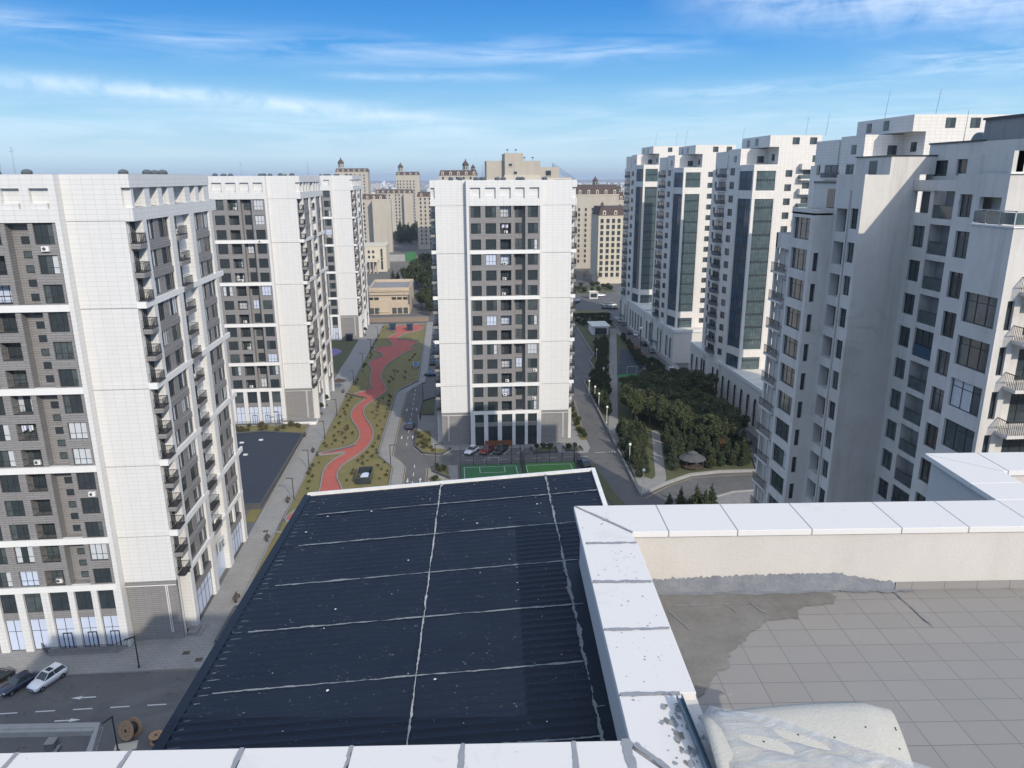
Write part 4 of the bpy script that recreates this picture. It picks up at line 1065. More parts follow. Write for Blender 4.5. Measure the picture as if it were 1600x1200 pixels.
# small flat-roofed buildings
def flat_building(name, label, cat, poly, h, m, rm, par=.5, pw=.35):
    t = thing(name, label, cat, (sum(p[0] for p in poly) / len(poly), sum(p[1] for p in poly) / len(poly), 0))
    cx, cy = t.location.x, t.location.y
    P = [(x - cx, y - cy) for x, y in poly]
    a = MB(); a.prism(P, 0, h, m, rm); a.build('wall', t)
    b = MB(); b.sweep(P + P[:1], pw, h, h + par, m); b.build('parapet', t)
    return t
t = flat_building('garage_building', 'low building with wide dark flat roof between the two nearest left blocks', 'building', [(-60, 171.5), (-47, 174.0), (-36.5, 171.3), (-36.7, 150), (-37.0, 131.5), (-60, 131)], 1.0, 'dark_kerb', 'navy_roof', .2, .3)
for i, (x, y) in enumerate(((-49.5, 166), (-45.5, 167.5), (-46.6, 158), (-47.2, 150))):
    v = MB(); v.box(-.45, .45, -.3, .3, 1.0, 1.2, 'white_line'); v.box(.45, .65, -.1, .1, 1.0, 1.15, 'steel'); v.build('roof_vent', t, (x - t.location.x, y - t.location.y, 0))
t = flat_building('service_building', 'small grey building with worn dusty flat roof at the lower left corner', 'building', [(-60, 65.6), (-35.4, 64.2), (-34.0, 58), (-35.6, 50), (-60, 50)], 8.0, 'concrete', 'dusty_roof', .01, .1)
b = MB(); b.sweep([(-12 + .0, 7.1), (9.2, 5.9)], .7, 8, 8.55, 'concrete'); b.build('parapet', t)
cx, cy = t.location.x, t.location.y
t.children[-1].location = (0, 0, 0)
b = MB(); P = [(-60 - cx, 65.3 - cy), (-35.7 - cx, 63.9 - cy), (-34.4 - cx, 58 - cy), (-35.9 - cx, 50 - cy)]; b.sweep(P, .7, 8, 8.6, 'concrete'); 
old = t.children[-1]; bpy.data.objects.remove(old); b.build('parapet', t)
b = MB(); b.box(-39.4 - cx, -38.5 - cx, 61.2 - cy, 62.2 - cy, 8.1, 8.9, 'steel'); b.box(-38.3 - cx, -38.0 - cx, 60.4 - cy, 61.6 - cy, 8.1, 8.5, 'steel'); b.build('roof_unit', t)
t = flat_building('pavilion', 'small pale pavilion with flat overhanging roof in the park', 'pavilion', [(54.3, 281.6), (60.6, 281.2), (60.9, 291.0), (54.6, 291.4)], 3.3, 'white_trim', 'white_trim', .01, .1)
b = MB(); b.box(-3.6, 3.7, -5.2, 5.2, 3.3, 3.75, 'white_trim', 'cream_panel'); b.build('roof', t); b = MB(); b.box(-2.3, 2.3, -5.35, -4.9, .5, 2.9, 'dark_glass'); b.build('window', t)
t = flat_building('gate_booth', 'small flat-roofed gate booth beside the far end of the street', 'booth', [(69.6, 370.5), (73.9, 370.5), (73.9, 374), (69.6, 374)], 3.4, 'stucco', 'white_trim', .3, .5)
b = MB(); b.box(-1.6, 1.6, -1.95, -1.7, .8, 2.8, 'dark_glass'); b.build('window', t)
# stone building at the end of the lawn
t = flat_building('stone_hall', 'two storey sandstone hall with grey flat roof beyond the red path', 'building', [(-37.4, 337), (-19.7, 337), (-19.0, 366), (-37.4, 366)], 10.9, 'sandstone', 'roof_felt', 1.3, .5)
cx, cy = t.location.x, t.location.y
b = MB(); b.box(-9.2, 8.75, -14.75, -14.35, 8.6, 8.9, 'recess_shade'); b.box(-9.2, 8.9, -15.0, -14.4, 10.4, 10.8, 'sandstone'); b.build('cornice', t)
if True:
    hw = MB(); hw.box(0, 2.0, -.08, .05, 0, 1.15, 'dark_glass'); hw.box(.95, 1.05, -.11, -.06, 0, 1.15, 'frame_dark'); hm = hw.mesh('window')
    hw = MB(); hw.box(0, 2.0, -.08, .05, 0, 2.7, 'frame_dark'); hw.box(.1, 1.9, -.12, -.06, .1, 2.6, 'mid_glass'); hd = hw.mesh('door')
    for x in (-9.3, -6.9, .9, 3.4, 6.0): link_mesh('window', hm, t, (x, -14.5, 6.7)); link_mesh('door', hd, t, (x, -14.5, .3))
    b = MB(); b.box(8.2, 8.9, -14.62, -14.3, 4.5, 8.8, 'recess_shade'); b.build('recess_shade_panel', t)  # dark box proud of the wall, painted shade in place of a recess
    b = MB(); b.box(-5.3, -.3, -15.2, -14.3, 0, .5, 'sandstone'); b.box(-5.3, -.3, -14.9, -14.3, 1.2, 1.5, 'pale_stone'); b.build('bench_wall', t)
t = MB(); t.box(-46, -10.5, 318, 318.5, 0, 2.0, 'bark_pale'); t.box(-46, -10.5, 317.9, 318.6, 2.0, 2.15, 'kerbstone'); tag(t.build('garden_wall'), 'long low brown garden wall behind the end of the red path', 'wall')
t = MB()
for i in range(60): t.box(-46 + i * .6, -45.96 + i * .6, 319.5, 319.56, 0, 1.4, 'rail_dark')
t.box(-46, -10, 319.5, 319.56, 1.35, 1.42, 'rail_dark'); tag(t.build('fence'), 'thin dark railing on the far side of the brown garden wall', 'fence')
# gazebo
t = thing('gazebo', 'round gazebo with grey segmented roof among the park trees', 'gazebo', (50.0, 143.9, .15))
q = MB(); q.lathe(0, 0, [(2.9, 2.15), (1.0, 3.1), (.9, 3.15)], 'dark_kerb', 12); q.lathe(0, 0, [(1.1, 3.3), (.15, 3.75)], 'dark_kerb', 12); q.build('roof', t)
q = MB()
for i in range(8): q.tube((2.5 * math.cos(i * PI / 4), 2.5 * math.sin(i * PI / 4), 0), (2.5 * math.cos(i * PI / 4), 2.5 * math.sin(i * PI / 4), 2.3), .07, .07, 'bark', 6)
q.build('post', t); q = MB(); q.lathe(0, 0, [(2.2, .4), (2.2, .5)], 'bark', 12); q.build('bench', t)
# playground
g = MB(); tri_sheet(g, [(51.0, 222), (59.0, 221.5), (66.0, 250), (60, 257)], .19, 'navy_roof'); tri_sheet(g, [(49.2, 206), (58, 205), (59.0, 221.3), (51.0, 221.8)], .194, 'court_green'); structure(g, 'play_surface')
t = thing('climbing_frame', 'orange and blue climbing frame with slide on the dark play surface', 'play equipment', (62.0, 246, .2))
q = MB()
for x, y in ((0, 0), (1.6, 0), (1.6, 1.6), (0, 1.6)): q.tube((x, y, 0), (x, y, 2.6), .07, .07, 'blue_glass', 6)
q.build('post', t); q = MB(); q.lathe(.8, .8, [(1.4, 2.5), (.1, 3.6)], 'rust_leaf', 4); q.build('roof', t); q = MB(); q.box(-.1, 1.7, -.1, 1.7, 1.2, 1.3, 'purple_rubber'); q.prism([(1.7, .4), (4.2, .4), (4.2, 1.1), (1.7, 1.1)], .2, .6, 'red_rubber'); q.build('slide', t)
q = MB(); 
for a, b in (((0, 0, 0), (0, 0, 2.4)), ((3, 0, 0), (3, 0, 2.4)), ((0, 0, 2.4), (3, 0, 2.4))): q.tube(a, b, .06, .06, 'white_line', 6)
tag(q.build('goal', None, (54.0, 221.4, .2)), 'thin white goal on the play surface beside the park trees', 'goal')
t = thing('tennis_fence', 'green mesh fence round the small pitch behind the park trees', 'fence', (54, 213, .2))
q = MB()
for i in range(8): q.tube((-4.4 + i * 1.28, 8.2, 0), (-4.4 + i * 1.28, 8.2, 3), .04, .04, 'court_green', 5)
for z in (0.1, 1.5, 2.95): q.box(-4.4, 4.6, 8.18, 8.22, z, z + .05, 'court_green')
q.build('panel', t)
# glass-sided pit cover on the lawn
t = thing('skylight_pit', 'dark glass-walled skylight box on the dry lawn beside the red path', 'skylight', (-19.0, 144.0, .17))
q = MB(); q.box(-1.5, 1.5, -3.0, -2.85, 0, 1.5, 'dark_glass'); q.box(-1.5, 1.5, 2.85, 3.0, 0, 1.5, 'dark_glass'); q.box(-1.5, -1.38, -2.85, 2.85, 0, 1.5, 'dark_glass'); q.box(1.38, 1.5, -2.85, 2.85, 0, 1.5, 'dark_glass'); q.build('glass_wall', t)
q = MB(); q.prism([(-.8, -.8), (.8, -.8), (.8, .9), (.2, 1.2), (-.5, .9)], .1, .9, 'shop_glass'); q.build('dome', t)
t2 = thing('skylight_pit', 'pale-framed skylight box at the edge of the shaded lawn, next to the road', 'skylight', (-12.6, 238, .17))
q = MB(); q.box(-.9, .9, -3, 3, 0, .8, 'concrete'); q.box(-.6, .6, -2.6, 2.6, .8, .86, 'dark_glass'); q.build('frame', t2)
for i, (x, y, l) in enumerate(((-24.6, 300, 'dark blue play hut on the far end of the red surface, left one'), (-17.6, 298.5, 'dark blue play hut on the far end of the red surface, right one'), (-39.6, 281.0, 'dark blue play hut near the corner of the farthest left block'))):
    t = thing('play_hut', l, 'play hut', (x, y, .2)); q = MB(); q.box(-1.2, 1.2, -1, 1, 0, 2.3, 'blue_glass' if i < 2 else 'navy_roof'); q.build('wall', t); q = MB(); q.prism([(-1.4, -1.2), (1.4, -1.2), (1.4, 1.2), (-1.4, 1.2)], 2.3, 2.5, 'navy_roof'); q.box(-.5, .5, -1.04, -1.0, .2, 1.7, 'frame_dark'); q.build('roof', t)

# ------------------------------------------------------------------ trees and shrubs
def crown_mesh(name, m, n, shape, size, seed, trunk='bark', th=2.0, tr=.18, limbs=5):
    """leaf clumps: small crossed quads spread through the crown volume"""
    rnd = random.Random(seed)
    c = MB()
    lobes = []
    if shape == 'umbrella':
        R_, H0, H1 = 3.5, th, th + 3.0
        for i in range(15):
            a = rnd.uniform(0, 2 * PI); r = R_ * math.sqrt(rnd.random()) * .75
            lobes.append((r * math.cos(a), r * math.sin(a), H0 - .6 * r + rnd.uniform(.4, 3.0), rnd.uniform(1.0, 1.7), .75))
    elif shape == 'cone':
        for i in range(13):
            t = i / 12; a = rnd.uniform(0, 2 * PI); rr = (1 - t) * 1.35 + .12
            lobes.append((rr * .35 * math.cos(a), rr * .35 * math.sin(a), th + .4 + t * 4.9, rr, .55))
    elif shape == 'round':
        for i in range(10):
            a = rnd.uniform(0, 2 * PI); r = 1.5 * math.sqrt(rnd.random())
            lobes.append((r * math.cos(a), r * math.sin(a), th + 1.0 + rnd.uniform(0, 2.6), rnd.uniform(.8, 1.35), .85))
    elif shape == 'shrub':
        for i in range(5):
            a = rnd.uniform(0, 2 * PI); r = .35 * rnd.random()
            lobes.append((r * math.cos(a), r * math.sin(a), .35 + rnd.uniform(0, .35), rnd.uniform(.25, .42), .9))
    tot = sum(l[3] ** 2 for l in lobes)
    for lx, ly, lz, lr, fl in lobes:
        kq = int(n * lr * lr / tot)
        for _ in range(kq):
            d = Vector((rnd.gauss(0, 1), rnd.gauss(0, 1), rnd.gauss(0, 1))).normalized() * lr * (rnd.random() ** .45)
            p = Vector((lx + d.x, ly + d.y, lz + d.z * fl))
            s_ = size * rnd.uniform(.6, 1.35)
            a = Vector((rnd.gauss(0, 1), rnd.gauss(0, 1), rnd.gauss(0, .5))).normalized(); b = a.cross(Vector((rnd.gauss(0, 1), rnd.gauss(0, 1), rnd.gauss(0, 1)))).normalized()
            c.face([p - a * s_, p - b * s_ * .5, p + a * s_, p + b * s_ * .5], m)
    t = MB()
    if trunk and th > 0:
        t.tube((0, 0, 0), (.05, .02, th + .6), tr, tr * .7, trunk, 7, False)
        top = Vector((.05, .02, th + .3))
        for i in range(limbs):
            L_ = rnd.choice(lobes); t.tube(top - Vector((0, 0, rnd.uniform(0, th * .35))), (L_[0], L_[1], L_[2]), tr * .45, tr * .15, trunk, 5, False)
    return c.mesh(name), (t.mesh('trunk') if t.v else None)
def bare_mesh(seed, h=5, spread=2.2, m='twig'):
    rnd = random.Random(seed); t = MB()
    def br(p, d, L_, r, lv):
        q = p + d * L_; t.tube(p, q, r, r * .6, m, 4 if lv > 0 else 6, False)
        if lv >= 4: return
        for _ in range(3 if lv else 5):
            nd = (d + Vector((rnd.uniform(-1, 1), rnd.uniform(-1, 1), rnd.uniform(-.1, .7))) * .75).normalized()
            br(p + d * L_ * rnd.uniform(.6, 1), nd, L_ * rnd.uniform(.55, .78), r * .55, lv + 1)
    br(Vector((0, 0, 0)), Vector((0, 0, 1)), h * .3, .11, 0)
    return t.mesh('branches')
TM = {
    'umbrella': [crown_mesh('crown', 'pine_leaf', 6500, 'umbrella', .25, s, 'bark_pale', 3.9, .17, 9) for s in (1, 2, 3)],
    'cone': [crown_mesh('crown', 'spruce_leaf', 2600, 'cone', .20, s, 'bark', .6, .12, 4) for s in (4, 5, 6)],
    'round': [crown_mesh('crown', 'hedge_leaf', 3000, 'round', .22, s, 'bark', 1.4, .14, 7) for s in (7, 8)],
    'rust': [crown_mesh('crown', 'rust_leaf', 1500, 'round', .20, 11, 'bark', 1.2, .1, 7)],
    'shrub': [crown_mesh('foliage', 'shrub_leaf', 420, 'shrub', .10, s, None, 0) for s in (12, 13, 14)],
    'hedge': [crown_mesh('foliage', 'hedge_leaf', 700, 'shrub', .10, s, None, 0) for s in (15, 16)],
}
BM = [bare_mesh(s) for s in (31, 32, 33)]
def tree(kind, x, y, s, label, group, z=.15, sz=None, name=None):
    nm = name or {'umbrella': 'stone_pine', 'cone': 'spruce_tree', 'round': 'evergreen_tree', 'rust': 'russet_tree', 'shrub': 'shrub', 'hedge': 'shrub'}[kind]
    cm, tm = random.choice(TM[kind]); rz = random.uniform(0, 2 * PI)
    if kind in ('shrub', 'hedge'):
        o = link_mesh(nm, cm, None, (x, y, z), rz, (s, s, (sz or s))); return tag(o, label, 'shrub', group)
    t = thing(nm, label, 'tree', (x, y, z), rz, group); t.scale = (s, s, sz or s)
    link_mesh('crown', cm, t)
    if tm: link_mesh('trunk', tm, t)
    return t
def bare(x, y, s, label, group, z=.15):
    t = thing('bare_tree', label, 'tree', (x, y, z), random.uniform(0, 6), group); t.scale = (s, s, s)
    link_mesh('branches', random.choice(BM), t); return t
random.seed(99)
def inpoly(x, y, P):
    c = False; j = len(P) - 1
    for i in range(len(P)):
        if (P[i][1] > y) != (P[j][1] > y) and x < (P[j][0] - P[i][0]) * (y - P[i][1]) / (P[j][1] - P[i][1]) + P[i][0]: c = not c
        j = i
    return c
def scatter(poly, n, dmin, tries=6000, avoid=()):
    xs = [p[0] for p in poly]; ys = [p[1] for p in poly]; out = []
    for _ in range(tries):
        if len(out) >= n: break
        x, y = random.uniform(min(xs), max(xs)), random.uniform(min(ys), max(ys))
        if inpoly(x, y, poly) and all((x - a) ** 2 + (y - b) ** 2 > dmin * dmin for a, b in out) and not any(inpoly(x, y, a) for a in avoid): out.append((x, y))
    return out
walkA = [(35.8, 160), (41, 160), (68, 293), (62, 295)]
walkB = [(46.8, 169), (50.2, 169), (44.5, 138), (36, 131), (36, 136), (40, 142)]
gz = [(46.6, 139), (53.4, 139), (53.4, 147.4), (46.6, 147.4)]
pw = [(44, 172), (64, 150), (66.5, 165), (66.5, 205), (60, 203), (47, 201), (42, 185)]
def zone(x, y, xm, y1, y2):
    return ('near ' if y < y1 else 'middle ' if y < y2 else 'far ') + ('left' if x < xm else 'right')
for x, y in scatter(pw, 58, 2.9, avoid=(walkA, walkB)): tree('umbrella', x, y, random.uniform(.8, 1.2), 'dark green spreading pine in the %s part of the thick park clump' % zone(x, y, 55, 172, 188), 'stone pines in the park', sz=random.uniform(.8, 1.15))
tree('umbrella', 64.5, 184, 1.5, 'largest dark pine reaching over the street beside the parked white car', None, sz=1.5)
tree('umbrella', 53.1, 166, 1.0, 'pine with tall bare pale trunk at the front of the pine clump', None, sz=1.12)
for x, y in scatter([(43.4, 142), (48, 141.5), (63, 143), (66, 152), (66.4, 168), (56, 168), (50.6, 168)], 75, 1.55, avoid=(walkA, walkB, gz)): tree('cone', x, y, random.uniform(.6, .9), 'small spruce in the %s part of the dense planting around the gazebo' % zone(x, y, 55, 149, 158), 'spruces around the gazebo')
tree('rust', 58.6, 149.5, .72, 'russet brown tree among the spruces right of the gazebo', None)
for x, y in scatter([(36.9, 136), (39.4, 141), (44, 160), (45.8, 168), (39.5, 166), (37.5, 156)], 26, 1.6, avoid=(walkB,)): tree('cone', x, y, random.uniform(.6, .95), 'dark spruce at the %s of the park tip between the two footpaths' % zone(x, y, 40, 147, 158), 'spruces at the park tip')
for x, y in scatter([(38.6, 196), (42, 216), (45.6, 226), (50, 249), (52, 262), (60.5, 274), (42, 190), (39.5, 178)], 95, 1.35, avoid=(walkA,)): tree('cone' if random.random() < .35 else 'round', x, y, random.uniform(.4, .68), 'low evergreen in the %s of the strip between side road and straight footpath' % zone(x, y, 44, 205, 235), 'evergreens along the straight footpath')
for x, y in scatter([(61.5, 205), (66.5, 205), (66, 228), (63.5, 248), (65.4, 275), (64, 276), (61, 245), (60, 225)], 48, 1.3, avoid=(walkA,)): tree('round', x, y, random.uniform(.4, .62), 'dark evergreen in the %s of the hedge line along the street side' % zone(x, y, 63.5, 228, 252), 'evergreens along the street')
for x, y in scatter([(52, 300), (66, 296), (67, 316), (51, 317)], 30, 1.5, avoid=(walkA,)): tree('hedge', x, y, random.uniform(1.6, 2.6), 'dark bush on the green between the small pavilion and the far hedge', 'bushes beyond the pavilion')
for i in range(26): tree('hedge', 52 + i * .68, 322 + .5 * math.sin(i), 2.2, 'clipped dark shrub in the hedge row across the far end of the park', 'hedge across the far park end', sz=1.6)
for i, (x, y, kk, s) in enumerate([(38.6, 122, 'cone', .75), (40.4, 121, 'cone', .98), (42.2, 121.5, 'cone', .62), (43.9, 122.6, 'cone', .95), (45.2, 121.6, 'cone', .85), (46.6, 122.4, 'cone', .95), (37.2, 119, 'cone', .6)]): tree(kk, x, y, s, 'dark conifer rising just above the terrace coping, right of centre', 'conifers beyond the coping', z=.1)
# lawn shrubs
lawnA = [(-31, 127), (-31.2, 205), (-29.5, 206), (-28, 196), (-28.6, 185), (-24.6, 172), (-24.8, 166), (-30, 161.5), (-30.6, 157.2), (-28.8, 152), (-29, 146), (-28, 138)]
lawnB = [(-23.0, 142), (-22.4, 152), (-19.6, 160), (-18.8, 170), (-19.5, 177), (-23.2, 190), (-21.4, 200), (-18, 207), (-18, 160.5), (-17.6, 157.5), (-14.4, 150), (-14.4, 142)]
lawnC = [(-29.8, 212), (-29, 238), (-29.6, 248), (-27.4, 252), (-30, 262), (-29, 298), (-29, 306)]
lawnD = [(-20, 216), (-21, 236), (-17, 254), (-12.2, 262), (-12, 232), (-12.5, 222)]
pit = [(-21, 140), (-17, 140), (-17, 148), (-21, 148)]
for P, n, wh in ((lawnA, 30, 'on the lawn left of the near red path'), (lawnB, 40, 'on the lawn right of the near red path'), (lawnC, 18, 'on the lawn left of the far red path'), (lawnD, 10, 'on the shaded lawn right of the far red path')):
    for x, y in scatter(P, n, 1.9, avoid=(pit,)): tree('shrub', x, y, random.uniform(.5, .95), 'small dry shrub %s' % wh, 'shrubs ' + wh, z=.16)
for x, y in scatter([(-56, 175), (-38, 174.5), (-38, 179.6), (-56, 180)], 13, 1.3): tree('shrub', x, y, random.uniform(1.1, 2.0), 'dry shrub on the small lawn before the second left block', 'shrubs before the second block', z=.16)
for x, y in scatter([(-9.2, 171), (-9, 162), (-7, 158.4), (-3.6, 157), (-2.6, 159), (-6, 161), (-6.6, 172)], 12, .9): tree('shrub', x, y, random.uniform(.8, 1.4), 'shrub in the grass island at the corner of the centre block', 'shrubs in the corner island', z=.2)
for x, y in scatter([(29.6, 164), (30.5, 164), (31.8, 194), (31, 194)], 12, 1.2): tree('hedge', x, y, random.uniform(1.1, 1.7), 'shrub in the narrow bed right of the centre block', 'shrubs right of the centre block', z=.2)
for x, y in ((18.2, 157.6), (19.6, 158), (21.4, 157.8), (25.6, 157), (27, 157.4), (-4.2, 147.6), (-2.8, 146.4), (-3.6, 145.6), (-4.6, 141)): tree('hedge', x, y, 1.4, 'rounded shrub in a stone-edged planter by the ball courts', 'shrubs in the planters', z=.28)
for x, y, s in ((-26.6, 172, .62), (-27.4, 170.6, .5), (-20.2, 151.5, .55), (-20.0, 186, .55), (-20.6, 192.5, .7), (-18.6, 226, .7), (-27, 175, .4)): bare(x, y, s, 'small leafless tree on the brown lawn', 'leafless lawn trees')
for x, y, s in ((71, 424, 2.0), (75.5, 420, 2.2), (80, 421, 2.0), (84, 424, 2.2), (68, 430, 2.1), (77, 430, 2.4), (89, 426, 1.9), (63, 424, 2.2)): bare(x, y, s, 'tall leafless tree before the far beige blocks, right of the centre block', 'leafless street trees')
for x, y in scatter([(62, 388), (88, 394), (90, 416), (62, 414)], 18, 3): tree('hedge', x, y, random.uniform(2, 3.4), 'round bush by the far road junction', 'bushes by the far junction', z=.1)
for x, y, s in ((-15.0, 352, 1.5), (-11.5, 346, 1.7), (-9.5, 338, 1.6), (-13.2, 372, 1.5), (-8.8, 352, 1.9), (-7.8, 365, 1.8), (-10, 330, 1.3)): tree('round', x, y, s, 'dark bushy evergreen beside the lane right of the sandstone hall', 'evergreens by the sandstone hall')
for x, y, s in ((-33, 420, 1.4), (-30.5, 424, 1.2)): tree('cone', x, y, s * 1.3, 'dark spruce standing in the yard behind the sandstone hall', 'yard spruces')
for x, y in scatter([(-24, 408), (-8, 400), (-5, 470), (-14, 490), (-22, 460)], 22, 4.5): tree('round', x, y, random.uniform(1.9, 2.7), 'large dark tree in the grove behind the sandstone hall', 'trees of the grove')
for x, y, s in ((-14, 425, 2.6), (-11, 440, 2.7), (-16, 445, 2.5)): bare(x, y, s, 'large leafless tree in the grove behind the sandstone hall', 'leafless trees of the grove')
for x, y in scatter([(-52, 700), (-28, 690), (-22, 760), (-56, 770)], 16, 5): tree('cone' if random.random() < .4 else 'round', x, y, random.uniform(2.2, 3.4), 'distant dark tree at the foot of the far beige blocks', 'trees before the far blocks')
# ------------------------------------------------------------------ vehicles
def paint(name, c, metal=.2, r=.3):
    mat(name, c, r, metal, coat=.6)
for nme, c in (('paint_white', (.72, .73, .74)), ('paint_navy', (.012, .022, .05)), ('paint_black', (.012, .013, .015)), ('paint_red', (.22, .018, .02)), ('paint_blue', (.02, .05, .13)), ('paint_grey', (.13, .135, .14)), ('paint_silver', (.42, .43, .44))): paint(nme, c)
mat('tyre', (.015, .015, .015), .9); mat('lamp_red', (.25, .01, .01), .3); mat('lamp_clear', (.7, .72, .74), .15)
mat('head_white', (.75, .75, .72), .4)
_cc = {}
def car_parts(col, suv):
    key = (col, suv)
    if key in _cc: return _cc[key]
    h = .12 if suv else 0
    # body: loft of half-width / height sections along x (front at +x)
    secs = [(-2.22, .72, .42, .72 + h), (-2.15, .86, .30, .95 + h), (-1.7, .91, .26, 1.0 + h), (-.9, .92, .25, .98 + h), (.5, .92, .25, .96 + h), (1.15, .91, .26, .93 + h), (1.8, .87, .28, .82 + h), (2.12, .78, .34, .68 + h), (2.22, .62, .42, .58 + h)]
    b = MB(); rings = []
    for x, w_, z0, z1 in secs:
        zm = (z0 + z1) / 2
        rings.append(b.pts([(x, -w_ * .92, z0), (x, w_ * .92, z0), (x, w_, zm), (x, w_ * .96, z1 - .08), (x, w_ * .80, z1), (x, 0, z1 + .03), (x, -w_ * .80, z1), (x, -w_ * .96, z1 - .08), (x, -w_, zm)]))
    k_ = b.mi(col)
    for a, c in zip(rings, rings[1:]):
        for i in range(9):
            j = (i + 1) % 9; b.f.append((a + i, a + j, c + j, c + i)); b.m.append(k_)
    b.f.append(tuple(rings[0] + i for i in range(8, -1, -1))); b.m.append(k_)
    b.f.append(tuple(rings[-1] + i for i in range(9))); b.m.append(k_)
    zr = 1.46 + h * 1.6; xb = -2.0 if suv else -1.75; xt = -1.7 if suv else -1.05
    g = MB(); zb = .92 + h
    A = [(xb, -.80, zb), (.95, -.80, zb), (.95, .80, zb), (xb, .80, zb)]; B = [(xt, -.60, zr - .03), (.12, -.60, zr - .03), (.12, .60, zr - .03), (xt, .60, zr - .03)]
    n = g.pts(A + B); kk = g.mi('dark_glass')
    for f in ((0, 1, 5, 4), (1, 2, 6, 5), (2, 3, 7, 6), (3, 0, 4, 7), (4, 5, 6, 7)): g.f.append(tuple(n + i for i in f)); g.m.append(kk)
    r = MB(); r.box(xt - .05, .16, -.62, .62, zr - .04, zr + .01, col)
    for s in (-1, 1):
        for (x0, x1) in ((xb - .02, xt - .04), (-.52, -.46), (.98, .14)):
            r.tube((x0, s * .805, zb), (x1, s * .615, zr - .02), .035, .03, col, 4)
    if suv: r.box(-.75, -.1, -.42, .42, zr + .012, zr + .02, 'dark_glass')
    w = MB(); w.tube((0, -.11, 0), (0, .11, 0), .33, .33, 'tyre', 16)
    m_ = MB(); m_.tube((0, -.125, 0), (0, .125, 0), .20, .20, 'steel', 12)
    hl = MB(); hl.box(-.02, .13, -.17, .17, -.05, .07, 'lamp_clear'); tl = MB(); tl.box(-.06, .03, -.15, .15, -.07, .07, 'lamp_red')
    gr = MB(); gr.box(2.17, 2.235, -.45, .45, .42, .56 + h, 'frame_dark'); gr.box(2.2, 2.25, -.25, .25, .42, .5, 'white_line')
    _cc[key] = [x.mesh(nm) for x, nm in ((b, 'body'), (g, 'window_glass'), (r, 'roof'), (w, 'wheel'), (m_, 'rim'), (hl, 'headlight'), (tl, 'tail_light'), (gr, 'grille'))] + [h]
    for me in _cc[key][:1]: me.polygons.foreach_set('use_smooth', [True] * len(me.polygons))
    return _cc[key]
def car(x, y, ang, col, label, suv=False, group='parked cars', small=False, z=.012):
    P = car_parts(col, suv); t = thing('parked_car', label, 'car', (x, y, z), rad(ang), group); h = P[8]
    link_mesh('body', P[0], t); link_mesh('window_glass', P[1], t); link_mesh('roof', P[2], t)
    for wx in (-1.35, 1.38):
        for s in (-1, 1): o = link_mesh('wheel', P[3], t, (wx, s * .82, .33)); link_mesh('rim', P[4], o)
    if not small:
        for s in (-1, 1): link_mesh('headlight', P[5], t, (2.02, s * .56, .62 + h)); link_mesh('tail_light', P[6], t, (-2.17, s * .62, .8 + h))
        link_mesh('grille', P[7], t)
    return t
car(-51.1, 82.7, -116, 'paint_white', 'white car with dark sunroof parked nose out at the lower left', True)
car(-54.2, 82.2, -122, 'paint_navy', 'dark navy car parked next to the white one at the lower left')
car(-57.6, 82.9, -122, 'paint_black', 'black car cut by the left edge of the photo')
car(3.4, 157.4, -122, 'paint_white', 'white car with black roof, leftmost of three before the centre block')
car(6.8, 157.3, -122, 'paint_red', 'dark red car before the centre block')
car(10.0, 157.3, -122, 'paint_black', 'black car, rightmost of three before the centre block')
car(-11.3, 176.0, 90 - 3, 'paint_navy', 'dark blue car driving away on the lane left of the centre block')
for i, (x, y) in enumerate(((-7.2, 226), (-7.0, 241), (-6.9, 248), (-6.9, 256), (-6.8, 262), (-6.8, 268), (-6.8, 274), (-6.8, 280), (-6.8, 287))):
    car(x, y, 90 if i else 0, ('paint_blue', 'paint_black', 'paint_grey', 'paint_black', 'paint_navy', 'paint_black', 'paint_silver', 'paint_black', 'paint_navy')[i], ('blue car crossing the shaded lane left of the centre block', )[0] if i == 0 else 'dark car in the shaded row left of the centre block', group='cars in the shaded lane', small=True)
for x, y, c, l, a in ((71.3, 279.5, 'paint_white', 'white car on the right-hand street below the second cream tower', 75), (69.4, 283, 'paint_black', 'black car next to the white one on the right-hand street', 75), (70.0, 262.5, 'paint_black', 'black car parked alone on the right-hand street, second from the white one', 85), (69.8, 250.8, 'paint_grey', 'dark grey car on the right-hand street, half hidden by the hedge', 85),
    (68.9, 224.0, 'paint_white', 'white car on the right-hand street just above the pine clump', 75), (68.6, 190.8, 'paint_white', 'white car under the largest pine on the right-hand street', 85), (68.6, 193.6, 'paint_black', 'black car behind the white one under the largest pine', 85), (67.8, 176.0, 'paint_grey', 'grey car on the right-hand street right of the pines', 85), (67.6, 158.3, 'paint_black', 'black car on the right-hand street nearest the stucco block', 85),
    (77.1, 378.0, 'paint_white', 'white car beside the small gate booth', 10), (61.5, 364.0, 'paint_white', 'white car at the left of the far junction', 30), (60.5, 358.5, 'paint_black', 'black car at the left of the far junction', 30), (73.8, 349.5, 'paint_silver', 'silver car in the far cluster at the head of the street', 20), (76.4, 348.0, 'paint_white', 'white car in the far cluster at the head of the street', 20), (75.3, 339.5, 'paint_black', 'black car in front of the far cluster at the head of the street', 15), (72, 341, 'paint_navy', 'navy car in front of the far cluster at the head of the street', 15),
    (71.2, 300, 'paint_grey', 'grey car by the podium of the farthest cream tower, nearer one', 88), (71.2, 308, 'paint_silver', 'silver car by the podium of the farthest cream tower, farther one', 88)):
    car(x, y, a, c, l, group='cars on the right-hand street', small=True, suv='white' in c)
car(27.2, 147.2, 100, 'paint_black', 'dark car half hidden beside the right end of the ball courts', small=True)
